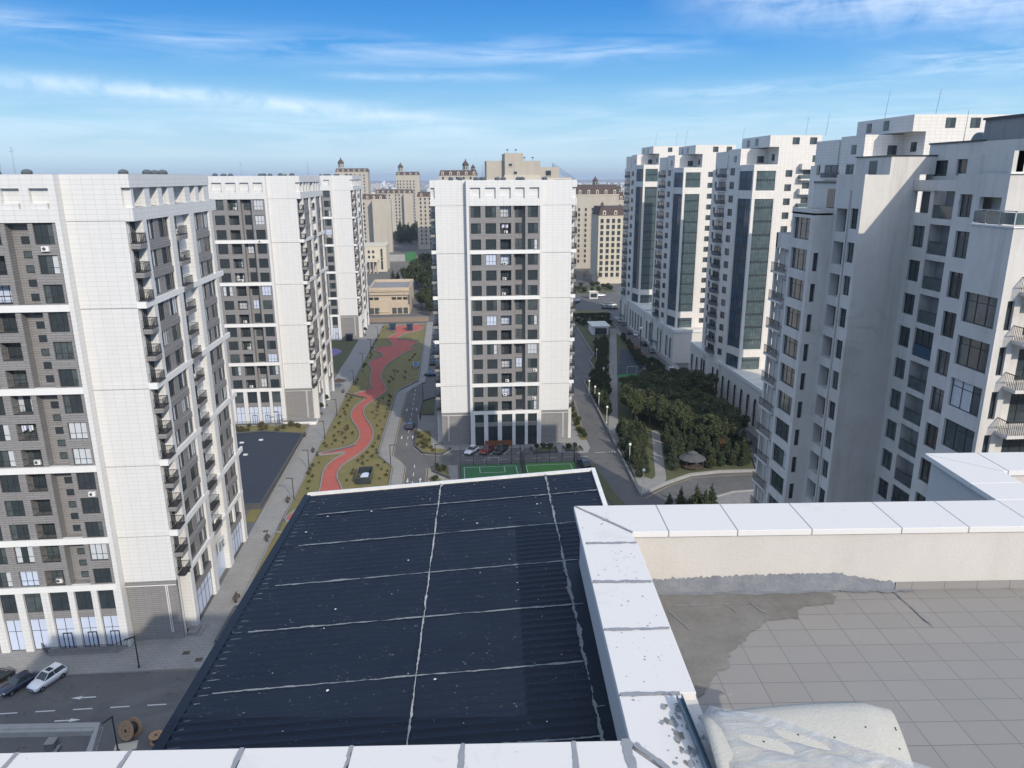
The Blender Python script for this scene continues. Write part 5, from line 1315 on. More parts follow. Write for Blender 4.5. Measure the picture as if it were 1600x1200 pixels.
# ------------------------------------------------------------------ street furniture
def lamp_hook():
    p = MB(); p.tube((0, 0, 0), (0, 0, 4.4), .09, .07, 'rail_dark', 8); p.box(-.16, .16, -.16, .16, 0, .12, 'rail_dark')
    h = MB(); h.box(-1.15, .08, -.08, .08, 4.36, 4.5, 'rail_dark'); h.box(-1.1, -.3, -.06, .06, 4.33, 4.36, 'lamp_clear')
    return p.mesh('post'), h.mesh('lamp_head')
def lamp_globe():
    p = MB(); p.tube((0, 0, 0), (0, 0, 4.0), .08, .06, 'white_trim', 8); p.tube((0, 0, 0), (0, 0, .4), .14, .12, 'white_trim', 8)
    h = MB(); h.lathe(0, 0, [(.08, 4.0), (.26, 4.1), (.30, 4.3), (.22, 4.5), (.05, 4.56)], 'head_white', 10)
    return p.mesh('post'), h.mesh('lamp_globe')
LH, LG = lamp_hook(), lamp_globe()
for li, (x, y, a, z) in enumerate(((-31.4, 150.2, 0, .13), (-31.2, 169.5, 0, .13), (-30.9, 187.2, 0, .13), (-30.2, 216.9, 0, .13), (-31.6, 135.0, 0, .13), (-30, 240, 0, .13), (-29.6, 262, 0, .13), (-29.3, 285, 0, .13), (-14.3, 151.6, 180, .13), (-4.6, 151.0, 180, .13), (-41.0, 84.7, 30, .13), (-9.0, 201, 180, .13), (-43.6, 178, 0, .17))):
    t = thing('street_lamp', 'black hook-shaped lamp ' + ('nearest the first red branch path on the left walkway', 'midway between the two red branch paths on the left walkway', 'just before the second red branch path on the left walkway', 'just past the second red branch path on the left walkway', 'lowest on the left walkway, above the dark roof corner', 'on the left walkway opposite the shaded lawn', 'third from the far end of the left walkway', 'second from the far end of the left walkway', 'on the bend of the pale pavement left of the road', 'at the planter left of the ball courts', 'at the corner of the nearest block, by the ramp', 'beside the dark island left of the centre block', 'on the small lawn before the second left block')[li], 'street lamp', (x, y, z), rad(a), 'black hook-shaped lamps'); link_mesh('post', LH[0], t); link_mesh('lamp_head', LH[1], t)
t = thing('street_lamp', 'black hook-shaped street lamp beside the big cable drums', 'street lamp', (-37.6, 70.2, 0), rad(60)); link_mesh('post', LH[0], t); link_mesh('lamp_head', LH[1], t)
for x, y in ((37.9, 199.3), (38.4, 193.2), (38.2, 186.5), (37.9, 174.6), (37.3, 147.6), (36.6, 133.0), (44.8, 213), (47.5, 238)):
    t = thing('globe_lamp', 'white globe lamp along the wall of the side road', 'street lamp', (x, y, .15), 0, 'white globe lamps'); link_mesh('post', LG[0], t); link_mesh('lamp_globe', LG[1], t)
t = thing('floodlight_mast', 'tall white-headed mast on the street edge beside the dark play surface', 'light mast', (66.2, 253, .15)); q = MB(); q.tube((0, 0, 0), (0, 0, 8), .14, .09, 'rail_dark', 8); q.build('post', t); q = MB(); q.lathe(0, 0, [(.5, 7.8), (.6, 8.4), (.2, 8.6)], 'head_white', 10); q.build('lamp_head', t)
def bench_m():
    s_ = MB(); s_.box(-.9, .9, -.22, .22, .42, .48, 'bark'); b = MB(); b.box(-.9, .9, .2, .25, .5, .92, 'bark'); l = MB()
    for x in (-.75, .75): l.box(x - .05, x + .05, -.2, .2, 0, .42, 'rail_dark')
    return s_.mesh('seat'), b.mesh('backrest'), l.mesh('legs')
BNC = bench_m()
for i, (x, y) in enumerate(((-32.45, 134.2), (-32.75, 118.6), (-32.8, 99.6), (-32.4, 161.2), (-32.2, 209.5), (-36.3, 172.2))):
    t = thing('park_bench', ('dark bench beside the second hook lamp on the left walkway', 'dark bench beside the top end of the narrow grass strip', 'dark bench beside the lower end of the narrow grass strip', 'dark bench where the first red branch path meets the walkway', 'dark bench where the second red branch path meets the walkway', 'dark bench at the corner of the wide dark flat roof')[i], 'bench', (x, y, .13), RX, 'dark benches on the left walkway')
    link_mesh('seat', BNC[0], t); link_mesh('backrest', BNC[1], t)
    q = link_mesh('leg', BNC[2], t)
for x, y, l in ((-35.0, 188.5, 'slim young tree in a pot by the near corner of the second left block'), (-34.9, 196, 'slim young tree in a pot farther along the second left block'), (-34.6, 290, 'slim young tree in a pot beside the farthest left block')):
    t = thing('potted_tree', l, 'potted tree', (x, y, .13)); q = MB(); q.lathe(0, 0, [(.25, 0), (.35, .5)], 'dark_kerb', 10); q.tube((0, 0, .4), (0, 0, 2.4), .04, .03, 'bark', 5); q.build('pot', t); link_mesh('crown', TM['hedge'][0][0], t, (0, 0, 1.9), 0, (1.6, 1.6, 1.5))
t = thing('parasol', 'brown parasol beside the shops of the second left block', 'parasol', (-33.9, 214, .13)); q = MB(); q.tube((0, 0, 0), (0, 0, 2.6), .04, .04, 'steel', 6); q.build('pole', t); q = MB(); q.lathe(0, 0, [(2.1, 2.2), (.1, 3.0)], 'brown_roof', 8); q.build('canopy', t)
for x, y, l in ((-36.6, 106, 'square iron drain cover on the walkway by the nearest block'), (-34.2, 121.8, 'square iron drain cover on the walkway beyond the nearest block')): pass
g = MB()
for x, y in ((-36.0, 87.2), (-33.9, 85.6), (-33.9, 121.8)): g.box(x - .45, x + .45, y - .4, y + .4, .131, .138, 'bark')
structure(g, 'drain_cover')
# cable drums
def drum(x, y, z, r, w, tilt, az_, label):
    t = thing('cable_drum', label, 'cable drum', (x, y, z)); t.rotation_euler = (tilt, 0, az_)
    wood = 'drum_wood'
    if wood not in M: mat(wood, (.36, .22, .12), .8, noise=(4, .5, (.22, .13, .07)))
    for s in (-w / 2, w / 2):
        q = MB(); q.lathe(0, 0, [(r, s - .05), (r, s + .05)], wood, 24)
        n = q.pts([(r * math.cos(2 * PI * i / 24), r * math.sin(2 * PI * i / 24), s - .05) for i in range(24)]); q.f.append(tuple(range(n + 23, n - 1, -1))); q.m.append(0)
        top = s + .05 if s > 0 else s - .07
        for i in range(8): q.box(.55 * r * math.cos(i * PI / 4) - .05, .55 * r * math.cos(i * PI / 4) + .05, .55 * r * math.sin(i * PI / 4) - .05, .55 * r * math.sin(i * PI / 4) + .05, top, top + .02, 'bark')
        q.box(-.16, .16, -.16, .16, top, top + .03, 'frame_dark'); q.build('flange', t)
    q = MB(); q.lathe(0, 0, [(r * .62, -w / 2), (r * .62, w / 2)], 'frame_dark', 20); q.build('cable', t)
drum(-37.0, 72.2, 1.12, 1.08, 1.1, rad(72), rad(-25), 'large wooden cable drum with black cable standing on the road')
drum(-33.85, 71.2, .5, .75, .8, 0, rad(10), 'smaller pale cable drum lying flat on the road')
q = MB(); q.box(-1.3, 1.0, -.9, .4, .0, .06, 'pale_stone'); tag(q.build('plywood_sheet', None, (-36.9, 71.0, .012), rad(12)), 'pale plywood sheet on the road under the large cable drum', 'plywood sheet')
q = MB(); q.box(-.9, .9, -.06, .06, 0, .08, 'drum_wood'); tag(q.build('timber_plank', None, (-32.7, 70.3, .012), rad(35)), 'short timber plank beside the smaller cable drum', 'plank')
# one person by the parked blue car
def person(x, y, z, ang, label):
    me = bpy.data.meshes.new('person'); J = {}
    P = [(0, 0, .92), (0, 0, 1.15), (0, 0, 1.42), (0, 0, 1.52), (0, .02, 1.66), (.18, 0, 1.40), (.22, .03, 1.12), (.2, .14, .9), (-.18, 0, 1.40), (-.23, 0, 1.12), (-.22, .08, .88), (.1, 0, .86), (.11, .02, .48), (.11, -.02, .07), (.11, .12, .04), (-.1, 0, .86), (-.12, -.04, .48), (-.12, -.12, .07), (-.12, .02, .04)]
    E_ = [(0, 1), (1, 2), (2, 3), (3, 4), (2, 5), (5, 6), (6, 7), (2, 8), (8, 9), (9, 10), (0, 11), (11, 12), (12, 13), (13, 14), (0, 15), (15, 16), (16, 17), (17, 18)]
    R_ = [.15, .15, .16, .06, .105, .07, .05, .04, .07, .05, .04, .095, .065, .045, .04, .095, .065, .045, .04]
    me.from_pydata(P, E_, []); me.materials.append(M['paint_navy'])
    o = bpy.data.objects.new('person', me); COL.objects.link(o); o.location = (x, y, z); o.rotation_euler = (0, 0, ang)
    s_ = o.modifiers.new('skin', 'SKIN'); sb = o.modifiers.new('sub', 'SUBSURF'); sb.levels = 1; sb.render_levels = 1
    bpy.context.view_layer.objects.active = o
    me.skin_vertices.new() if hasattr(me.skin_vertices, 'new') and not me.skin_vertices else None
    if me.skin_vertices:
        for v, r in zip(me.skin_vertices[0].data, R_): v.radius = (r, r)
        me.skin_vertices[0].data[0].use_root = True
    tag(o, label, 'person')
person(-9.0, 181.0, .13, .6, 'person in dark clothes standing on the paving right of the dark blue car')
# ------------------------------------------------------------------ far beige and cream blocks
_fw = {}
def fw(w, h, m='dark_glass'):
    k_ = (w, h, m)
    if k_ not in _fw:
        q = MB(); q.box(-w / 2, w / 2, -.12, .1, 0, h, m); q.box(-w / 2 - .2, w / 2 + .2, -.25, .1, -.25, 0, 'pale_stone'); _fw[k_] = q.mesh('window')
    return _fw[k_]
def dome(t, x, y, z, r, name='turret'):
    q = MB(); q.lathe(x, y, [(r, z), (r, z + r * 1.5)], 'beige_stone', 8)
    for i in range(8):
        a = (i + .5) * PI / 4; q.box(x + r * .93 * math.cos(a) - .3, x + r * .93 * math.cos(a) + .3, y + r * .93 * math.sin(a) - .3, y + r * .93 * math.sin(a) + .3, z + r * .3, z + r * 1.2, 'dark_glass')
    o = q.build(name, t); q = MB(); q.lathe(x, y, [(r * 1.2, z + r * 1.5), (r * 1.1, z + r * 2.0), (r * .75, z + r * 2.6), (r * .3, z + r * 3.0), (.05, z + r * 3.9)], 'brown_roof', 12); q.build('dome', o)
def far_block(label, x0, x1, y, dep, z, cols, rh=3.4, m='beige_stone', mans=4.0, blank=None, domes=(), win=(1.3, 2.0), z0=4, right=None, group='far beige blocks with brown roofs', name='apartment_block', z_=0):
    t = thing(name, label, 'apartment block', (x0, y, 0), 0, group); W_ = x1 - x0
    q = MB(); q.box(0, W_, 0, dep, 0, z, m, 'roof_felt'); q.box(-.25, W_ + .25, -.25, dep, z - .5, z + .1, 'pale_stone'); q.box(-.15, W_ + .15, -.12, 0, 7.0, 7.3, 'pale_stone'); q.box(-.15, W_ + .15, -.12, 0, z * .55, z * .55 + .25, 'pale_stone'); q.build('wall', t)
    if blank:
        q = MB(); q.box(blank[0], blank[1], -blank[2], 0, 0, blank[3], m, 'roof_felt'); q.box(blank[0] - .2, blank[1] + .2, -blank[2] - .2, 0, blank[3], blank[3] + .4, 'pale_stone'); q.build('wing_wall', t)
    if mans:
        q = MB(); i_ = 1.2; n = q.pts([(0, 0, z + .1), (W_, 0, z + .1), (W_, dep, z + .1), (0, dep, z + .1), (i_, i_, z + mans), (W_ - i_, i_, z + mans), (W_ - i_, dep - i_, z + mans), (i_, dep - i_, z + mans)]); k_ = q.mi('brown_roof')
        for f in ((0, 1, 5, 4), (1, 2, 6, 5), (2, 3, 7, 6), (3, 0, 4, 7), (4, 5, 6, 7)): q.f.append(tuple(n + a for a in f)); q.m.append(k_)
        r = q.build('roof', t)
        if 'dorm' not in _fw:
            q = MB(); q.box(-.9, .9, -.1, 1.4, 0, 2.0, 'pale_stone'); q.box(-.45, .45, -.14, -.1, .3, 1.7, 'dark_glass'); q.box(-.6, .6, 0, 1.4, 2.0, 2.4, 'pale_stone'); _fw['dorm'] = q.mesh('dormer')
        n = max(1, int(W_ / 5.5))
        for i in range(n): link_mesh('dormer', _fw['dorm'], r, (W_ * (i + .5) / n, .2, z + .6))
    k_ = 0; zz = z0
    while zz < z - 2.6:
        for c in cols:
            if k_ < 96: link_mesh('window', fw(*win), t, (c, 0, zz))
            k_ += 1
        if right:
            for c in right:
                if k_ < 96: link_mesh('window', fw(*win), t, (W_, c, zz), RX); k_ += 1
        zz += rh
    for d in domes: dome(t, *d)
    return t
far_block('long beige block behind the farthest left block, with a column of windows at its left', -82, -54.5, 640, 22, 42.5, (7.4, 10.6), blank=(18.5, 33.5, 10, 42.5))
far_block('beige block with a row of balconies, behind and right of the long beige block', -77, -38.5, 800, 26, 44.0, (8, 11, 14.6, 21.0, 24.5), blank=(29.5, 35.5, 6, 43.5))
far_block('beige block in shade just left of the centre block', -28.2, -12.0, 655, 24, 44.0, (3.2, 7.0, 10.8))
far_block('tall beige tower with a single dome, seen above the beige blocks in the gap', -60.5, -34.0, 880, 26, 62.4, (2, 5, 8.6, 12.5, 16, 20), domes=((5.6, 3, 67.0, 2.6),))
far_block('tall beige tower with dome at the back, behind the farthest left block', -128, -92.0, 880, 26, 66.3, (22, 27.5, 32), domes=((6.5, 4, 71.0, 3.0),))
far_block('beige tower with two brown domes peeking over the left of the centre block', -7.5, 20.8, 560, 24, 61.0, (3, 8, 13, 18, 23), domes=((19.5, 3, 65.0, 2.1), (25.0, 3, 64.2, 1.4)))
far_block('beige block with dome, right of the centre block and farthest back', 83, 112, 500, 24, 48.6, (2.5, 7, 11.5, 16, 20.5), mans=6.2, domes=((13.4, 3, 54.5, 1.6),), right=(4, 9, 14, 19))
far_block('beige block right of the centre block, in the middle of three', 90.6, 104.5, 505, 18, 36.5, (2.2, 5.6, 9.2), mans=5.6, domes=((1.2, 2, 42.4, 1.0),))
far_block('beige block with pale balconies standing at the far end of the street on the right', 84.0, 103.5, 425, 22, 38.5, (2.0, 5.4, 8.6, 11.8, 15.0, 17.8), mans=5.0, win=(1.8, 2.3), m='pale_stone', domes=((2.2, 2, 43.2, .9),))
far_block('beige block with brown roof behind the block of pale balconies, far right of the gap', 108, 130, 560, 22, 43.0, (2.5, 6.5, 10.5, 14.5, 18.5), mans=6.0, domes=((18, 3, 49, 1.5),))
far_block('low beige block with brown roof between the far blocks right of the centre block', 112, 128, 470, 20, 33.0, (2.5, 6, 9.5, 13), mans=4.5)
t = thing('modern_block', 'plain beige modern block with stepped roof and blank wall, seen above the centre block', 'apartment block', (16, 380, 0))
q = MB(); q.box(2.5, 11.5, 2, 22, 0, 67.8, 'beige_stone', 'roof_felt'); q.build('wall', t)
q = MB(); q.box(11.4, 20.5, -1, 20, 0, 71.3, 'beige_stone', 'roof_felt'); q.box(20.5, 29, -1, 20, 0, 67.6, 'beige_stone', 'roof_felt'); q.box(11.0, 29, -2, -1, 0, 60.9, 'pale_stone'); q.build('wall', t)
q = MB(); q.box(29, 38.4, -1, 20, 0, 64.6, 'beige_stone', 'roof_felt'); q.box(29.5, 44.5, -1.5, 20, 0, 59.6, 'pale_stone', 'roof_felt'); q.build('wall', t)
for x, z in ((14.2, 65.2), (16.6, 61.4), (33.0, 60.6), (33.0, 56)): link_mesh('window', fw(2.6 if x > 30 else 1.6, 2.4 if x > 30 else 1.2), t, (x, -1.05, z))
q = MB(); q.tube((36, 5, 64.6), (36, 5, 66.8), .15, .1, 'frame_dark', 6)
for i in range(5): q.tube((36, 5, 66.6 - i * .45), (50 - i * 1.1, 5, 57.5), .05, .05, 'frame_dark', 4)
q.build('cable_mast', t)
for i in range(4):
    v = MB(); v.tube((0, 0, 0), (0, 0, 1.4), .1, .1, 'steel', 6); v.lathe(0, 0, [(.2, 1.4), (.7, 1.8), (.1, 2.0)], 'frame_dark', 8); v.build('antenna', t, (13 + i * 4.2, 3, 71.3 if i < 2 else 67.6))
t = far_block('cream four storey building with portico behind the sandstone hall', -58, -42.6, 498, 24, 17.2, (4.0, 6.8), mans=0, m='pale_stone', win=(1.4, 1.8), z0=2, group=None)
q = MB(); q.box(11.6, 12.9, -.1, .05, 1.5, 15, 'dark_glass'); q.build('stair_glazing', t)
q = MB(); q.box(2, 10.5, -9, 0, 7.4, 8.6, 'pale_stone'); q.prism([(2, -9), (10.5, -9), (6.2, -8.5)], 8.6, 9.6, 'pale_stone')
for i in range(4): q.tube((2.8 + i * 2.3, -8.4, 0), (2.8 + i * 2.3, -8.4, 7.4), .5, .42, 'beige_stone', 8)
q.build('portico', t)
q = MB(); q.box(-60, -28, 560, 561, 0, 5, 'concrete'); q.box(-34, -26, 559.5, 559.9, 0, 7, 'court_green'); tag(q.build('yard_wall'), 'grey yard wall before the far beige blocks', 'wall')
mat('red_roof', (.22, .085, .06), .85)
# far town: houses merging into one mass
random.seed(4)
c = MB()
for i in range(4200):
    d = 900 + 6500 * random.random() ** 1.6; a = rad(random.uniform(-34, 40)); x, y = d * math.sin(a), d * math.cos(a)
    w_, l, h = random.uniform(9, 30), random.uniform(9, 26), random.choice((4, 5, 6, 7, 9, 12)) * (1 if random.random() < .95 else 3.2)
    if d < 1300 and h > 12: h = 8
    c.box(x - w_ / 2, x + w_ / 2, y - l / 2, y + l / 2, 0, h, random.choice(('concrete', 'beige_stone', 'pale_stone', 'stucco', 'white_trim')), random.choice(('brown_roof', 'roof_felt', 'stucco', 'white_trim', 'red_roof')))
o = c.build('distant_town'); tag(o, 'pale low town spreading to the horizon', 'town', None, 'stuff')
random.seed(6)
c = MB()
for i in range(2600):
    d = 600 + 5500 * random.random() ** 1.5; a = rad(random.uniform(-34, 40)); x, y = d * math.sin(a), d * math.cos(a); r = random.uniform(2.5, 6)
    if d < 1000 and -90 < x < 110 : continue
    c.lathe(x, y, [(r * .7, 0), (r, r * .5), (r * .75, r * 1.1), (r * .2, r * 1.5)], 'hedge_leaf', 6)
o = c.build('distant_trees'); tag(o, 'dark tree cover scattered through the far town', 'trees', None, 'stuff')

# ------------------------------------------------------------------ own rooftop in the foreground
mat('coping_stone', (.57, .555, .525), .75, noise=(3.0, .22, (.55, .55, .56)), bump=(55, .3, .004))
def speck(m_name, sc, thr, colr, amt=1.0):
    m = M[m_name]; q = NT(m.node_tree); b = [n for n in m.node_tree.nodes if n.type == 'BSDF_PRINCIPLED'][0]
    tc = q.n('ShaderNodeTexCoord'); n = q.n('ShaderNodeTexNoise', i_Scale=sc, i_Detail=3.0, i_Roughness=.6); q.l(tc.outputs['Object'], n.inputs['Vector'])
    n2 = q.n('ShaderNodeTexNoise', i_Scale=sc * .12, i_Detail=3.0); q.l(tc.outputs['Object'], n2.inputs['Vector'])
    f = q.math('MULTIPLY', q.ramp(n.outputs[0], [(thr, 0.0), (thr + .025, 1.0)]), q.ramp(n2.outputs[0], [(.50, 0.0), (.60, 1.0)]))
    f = q.math('MULTIPLY', f, amt)
    src = b.inputs['Base Color'].links[0].from_socket if b.inputs['Base Color'].links else tuple(b.inputs['Base Color'].default_value)[:3]
    q.l(q.mix(f, src, colr), b.inputs['Base Color'])
speck('coping_stone', 30, .66, (.30, .31, .32), .8)
stains('coping_stone', 1.6, .60, (.50, .49, .47), .5)
mat('cream_render', (.48, .455, .415), .9, noise=(.9, .6, (.41, .39, .355)), wall=(2.2, .25, (.34, .31, .27)), bump=(45, .6, .006))
mat('outer_render', (.46, .455, .44), .9, noise=(2.0, .25, (.42, .42, .42)), bump=(60, .4, .003))
mat('terrace_tile', (.235, .222, .203), .55, brick=(.30, .218, .0035, (.10, .10, .10), 0.0, .92, 'flat'), noise=(1.3, .45, (.195, .195, .195)), bump=(80, .12, .002))
stains('terrace_tile', 1.1, .58, (.20, .19, .175), .55); stains('terrace_tile', 4.5, .66, (.36, .35, .33), .5)
mat('cement_smear', (.118, .112, .100), .8, noise=(2.6, .75, (.20, .195, .18)), bump=(35, .4, .004))
mat('mortar_grey', (.20, .215, .235), .85, noise=(14, .5, (.28, .29, .30)), bump=(70, .5, .004))
mat('bitumen', (.13, .14, .16), .7, noise=(4, .6, (.26, .27, .28)), bump=(25, .8, .01))
mat('sealant_and_glint', (.20, .215, .225), .85, noise=(12, .6, (.12, .13, .14)))
mat('sheet_navy', (.0034, .0078, .0185), .55, spec=.28, noise=(1.4, .7, (.008, .014, .026)))
mat('foam_seam', (.34, .345, .34), .85, noise=(14, .7, (.18, .19, .19)))
mat('sheet_edge', (.66, .65, .61), .8, noise=(8, .5, (.45, .44, .42)))
speck('sheet_navy', 60, .66, (.22, .24, .27), .8)
B0, BR = (1.12, 6.35, 0), rad(-3.4)
own = thing('terrace_building', 'rooftop in the foreground with white stone copings, a tiled terrace and a dark corrugated roof', 'building', B0, BR)
q = MB(); q.box(.46, 40, -40, -.51, 0, 56.36, 'outer_render'); q.box(4.5, 40, -.5, .75, 0, 56.36, 'outer_render'); q.box(-14, .0, -30, -3.4, 0, 56.3, 'outer_render')
q.box(-3.0, .40, -3.4, 2.1, 0, 55.9, 'outer_render'); q.box(.03, 4.1, -.5, -.06, 0, 56.3, 'outer_render'); q.build('body_wall', own)
q = MB(); q.box(.03, .45, -5.5, -.04, 56.0, 56.95, 'outer_render'); q.build('parapet_wall', own)
q = MB(); q.box(.45, 4.1, -.50, -.04, 56.0, 56.95, 'cream_render'); q.box(4.1, 4.55, -.5, 1.22, 56.0, 56.95, 'outer_render'); q.box(4.55, 12, .76, 1.22, 56.0, 56.95, 'cream_render'); q.box(4.55, 12, -.5, -.45, 56.0, 56.3, 'outer_render'); q.build('parapet_wall', own)
q = MB(); q.box(-14, 0.03, -3.42, -3.06, 50, 56.95, 'outer_render'); q.build('parapet_wall', own)
q = MB(); q.box(.45, 14, -9, -.5, 56.30, 56.37, 'terrace_tile'); q.box(4.55, 14, -.5, .76, 56.30, 56.374, 'terrace_tile'); q.build('terrace_floor', own)
def slab(poly, z=57.0, th=.055):
    q = MB(); q.prism(poly, z - th, z, 'coping_stone'); q.build('coping_slab', own, bevel=.004)
us = [0, .75, 1.36, 2.02, 2.82, 3.42, 4.03]; gp = .004
slab([(-.02, .02), (.75 - gp, .02), (.75 - gp, -.53), (.43, -.53)])
for a, b in zip(us[1:-1], us[2:]): slab([(a + gp, .02), (b - gp, .02), (b - gp, -.53), (a + gp, -.53)])
slab([(4.03 + gp, .02), (4.03 + gp, -.53), (4.9, -.53), (4.56, .02)][:2] + [(5.2, -.53), (4.56, .02)])
vs = [-.53, -.71, -1.35, -1.97, -2.64, -3.3]
slab([(-.03, .01), (.42, -.545), (.42, -.72), (-.03, -.72)])
for a, b in ((-.735, -1.345), (-1.36, -1.965), (-1.98, -2.63)): slab([(-.03, a), (.44, a), (.44, b), (-.03, b)])
slab([(-.03, -2.645), (.36, -2.645), (.36, -3.5), (-.03, -3.03)]); slab([(-.04, -3.06), (.36, -3.52), (.36, -4.2), (-.04, -4.2)])
for a, b in ((.53, 1.27), ): pass
slab([(4.03, .03), (4.56, .03), (4.56, .42), (4.03, .42)]); slab([(4.03, .43), (4.56, .43), (4.56, .72), (4.03, 1.24)])
slab([(4.04, 1.25), (4.57, .73), (4.62, .73), (4.62, 1.27), (4.04, 1.27)]); slab([(4.63, .73), (5.4, .73), (5.4, 1.27), (4.63, 1.27)]); slab([(5.41, .73), (7, .73), (7, 1.27), (5.41, 1.27)])
for a, b in ((4.57, 5.2), (5.21, 6.0)): slab([(max(a, 4.57), .02 - .56), (b, -.56), (b, -.02), (a, -.02)], 56.997) if False else None
nu = [-9.0, -6.4, -5.8, -5.2, -4.6, -3.98, -3.37, -2.76, -2.15, -1.56, -.95, -.34, -.055]
for a, b in zip(nu, nu[1:]): slab([(a + .008, -3.01), (b - .008, -3.01), (b - .008, -3.5), (a + .008, -3.5)])
def ragged(mb, p0, p1, w, zf, m, seed, n=None, amp=.5, th=.004):
    rnd = random.Random(seed); P = Vector(p0); Q = Vector(p1); L_ = (Q - P).length; n = n or max(6, int(L_ / .02)); d = (Q - P) / L_; nn = Vector((-d.y, d.x)); A = []; B = []
    ra = rb = 0
    for i in range(n + 1):
        ra = ra * .75 + rnd.gauss(0, 1) * .35; rb = rb * .75 + rnd.gauss(0, 1) * .35
        sp = rnd.random() < .05
        c_ = P + d * (L_ * i / n); A.append(c_ + nn * w * (.5 + amp * ra * (2.2 if sp else 1))); B.append(c_ - nn * w * (.5 + amp * rb * (2.2 if sp else 1)))
    k_ = mb.mi(m); b = mb.pts([(p.x, p.y, zf(p.x, p.y) + th) for p in A] + [(p.x, p.y, zf(p.x, p.y) + th) for p in B])
    for i in range(n): mb.f.append((b + i + 1, b + i, b + n + 1 + i, b + n + 2 + i)); mb.m.append(k_)
zc_ = lambda x, y: 57.0
q = MB()
for i, (a, b, w_) in enumerate((((0, -.727), (.43, -.727), .03), ((-.02, -1.352), (.43, -1.352), .034), ((-.02, -1.972), (.43, -1.972), .028), ((-.02, -2.637), (.34, -2.637), .032), ((-.02, .01), (.43, -.54), .022), ((-.01, -3.04), (.36, -3.5), .04), ((-.05, -3.0), (-.05, -3.5), .045))): q = MB(); ragged(q, a, b, w_, zc_, 'mortar_grey', i + 1, amp=.28); q.build('mortar_joint', own)
for i, u_ in enumerate(nu[3:-1]): q = MB(); ragged(q, (u_, -3.01), (u_ - .02, -3.5), .022, zc_, 'mortar_grey', 20 + i, amp=.3); q.build('mortar_joint', own)
q = MB()
for i, u_ in enumerate(us[1:]): q = MB(); q.box(u_ - .004, u_ + .004, -.53, .02, 56.95, 56.999, 'mortar_grey'); q.build('mortar_joint', own)
# worn patches on the coping by the steel channel
q = MB(); rnd = random.Random(5)
for i in range(60):
    x, y = rnd.gauss(.27, .05), rnd.uniform(-3.45, -2.72); r = rnd.uniform(.003, .022)
    n = 7; q.face([(x + r * rnd.uniform(.4, 1.3) * math.cos(2 * PI * k_ / n), y + 1.6 * r * rnd.uniform(.4, 1.3) * math.sin(2 * PI * k_ / n), 57.0035 + i * .00002) for k_ in range(n)], 'mortar_grey' if i % 3 else 'cement_smear')
for i in range(90):
    x, y = rnd.uniform(.0, .42), rnd.uniform(-3.3, -.1); r = rnd.uniform(.002, .010)
    n = 5; q.face([(x + r * rnd.uniform(.4, 1.3) * math.cos(2 * PI * k_ / n), y + r * rnd.uniform(.4, 1.3) * math.sin(2 * PI * k_ / n), 57.0022 + i * .00001) for k_ in range(n)], 'mortar_grey')
q.build('worn_patch', own)['kind'] = 'stuff'
# tar band at the foot of the inner wall, cement smear over the tiles, crack
q = MB(); rnd = random.Random(8); n = 150; k_ = q.mi('bitumen'); top = []; h = .14
for i in range(n + 1):
    u_ = .44 + 2.45 * i / n; f = i / n
    base = .13 + .05 * math.sin(f * 2.4) if f < .75 else .18 - (f - .75) * .45
    top.append((u_, -.505, 56.37 + max(.06, base + rnd.gauss(0, .008))))
b_ = q.pts(top + [(p[0], -.505, 56.37) for p in top])
for i in range(n): q.f.append((b_ + i, b_ + n + 1 + i, b_ + n + 2 + i, b_ + 1 + i)); q.m.append(k_)
q.box(2.85, 4.6, -.512, -.503, 56.37, 56.45, 'terrace_tile'); q.build('bitumen_band', own)
q = MB(); ragged(q, (.45, -.53), (3.0, -.525), .045, lambda x, y: 56.376, 'sealant_and_glint', 41, amp=.35); ragged(q, (.45, -.50), (4.6, -.508), .02, lambda x, y: 56.375, 'bitumen', 42, amp=.2)
ragged(q, (2.83, -.52), (2.86, -1.1), .018, lambda x, y: 56.375, 'bitumen', 43, amp=.6)
ragged(q, (1.2, -2.7), (4.5, -2.55), .045, lambda x, y: 56.375, 'bitumen', 44, amp=.35)
q.build('filler_line', own)
q = MB(); pp = [(.42, -.52), (.72, -.51), (1.41, -.50), (2.2, -.48), (2.27, -.62), (2.18, -.72), (1.94, -.74), (1.84, -.80), (1.80, -.93), (1.54, -.95), (1.33, -1.10), (1.17, -1.30), (1.06, -1.38), (1.02, -1.56), (.89, -1.63), (.78, -1.80), (.66, -1.93), (.42, -2.1)]
rp = []; rnd = random.Random(3)
for i in range(len(pp)):
    a = Vector(pp[i]); b = Vector(pp[(i + 1) % len(pp)]); m_ = max(1, int((b - a).length / .035))
    for j in range(m_): p = a + (b - a) * j / m_; inner = 3 < i < 17; rp.append((p.x + (rnd.gauss(0, .009) if inner else 0), p.y + (rnd.gauss(0, .007) if inner else 0)))
tri_sheet(q, rp, 56.3775, 'cement_smear'); q.build('cement_smear', own)
q = MB(); rnd = random.Random(12)
for x0, y0_, x1, y1_ in ((.8, -.72, 1.5, -.70), (1.45, -.69, 1.55, -.86), (1.25, -.71, 1.3, -.85), (.72, -.8, .84, -1.08), (.52, -.9, .6, -1.1)): ragged(q, (x0, y0_), (x1, y1_), .009, lambda x, y: 56.3785, 'sealant_and_glint', int(x0 * 100), amp=.7)
q.build('filler_line', own)
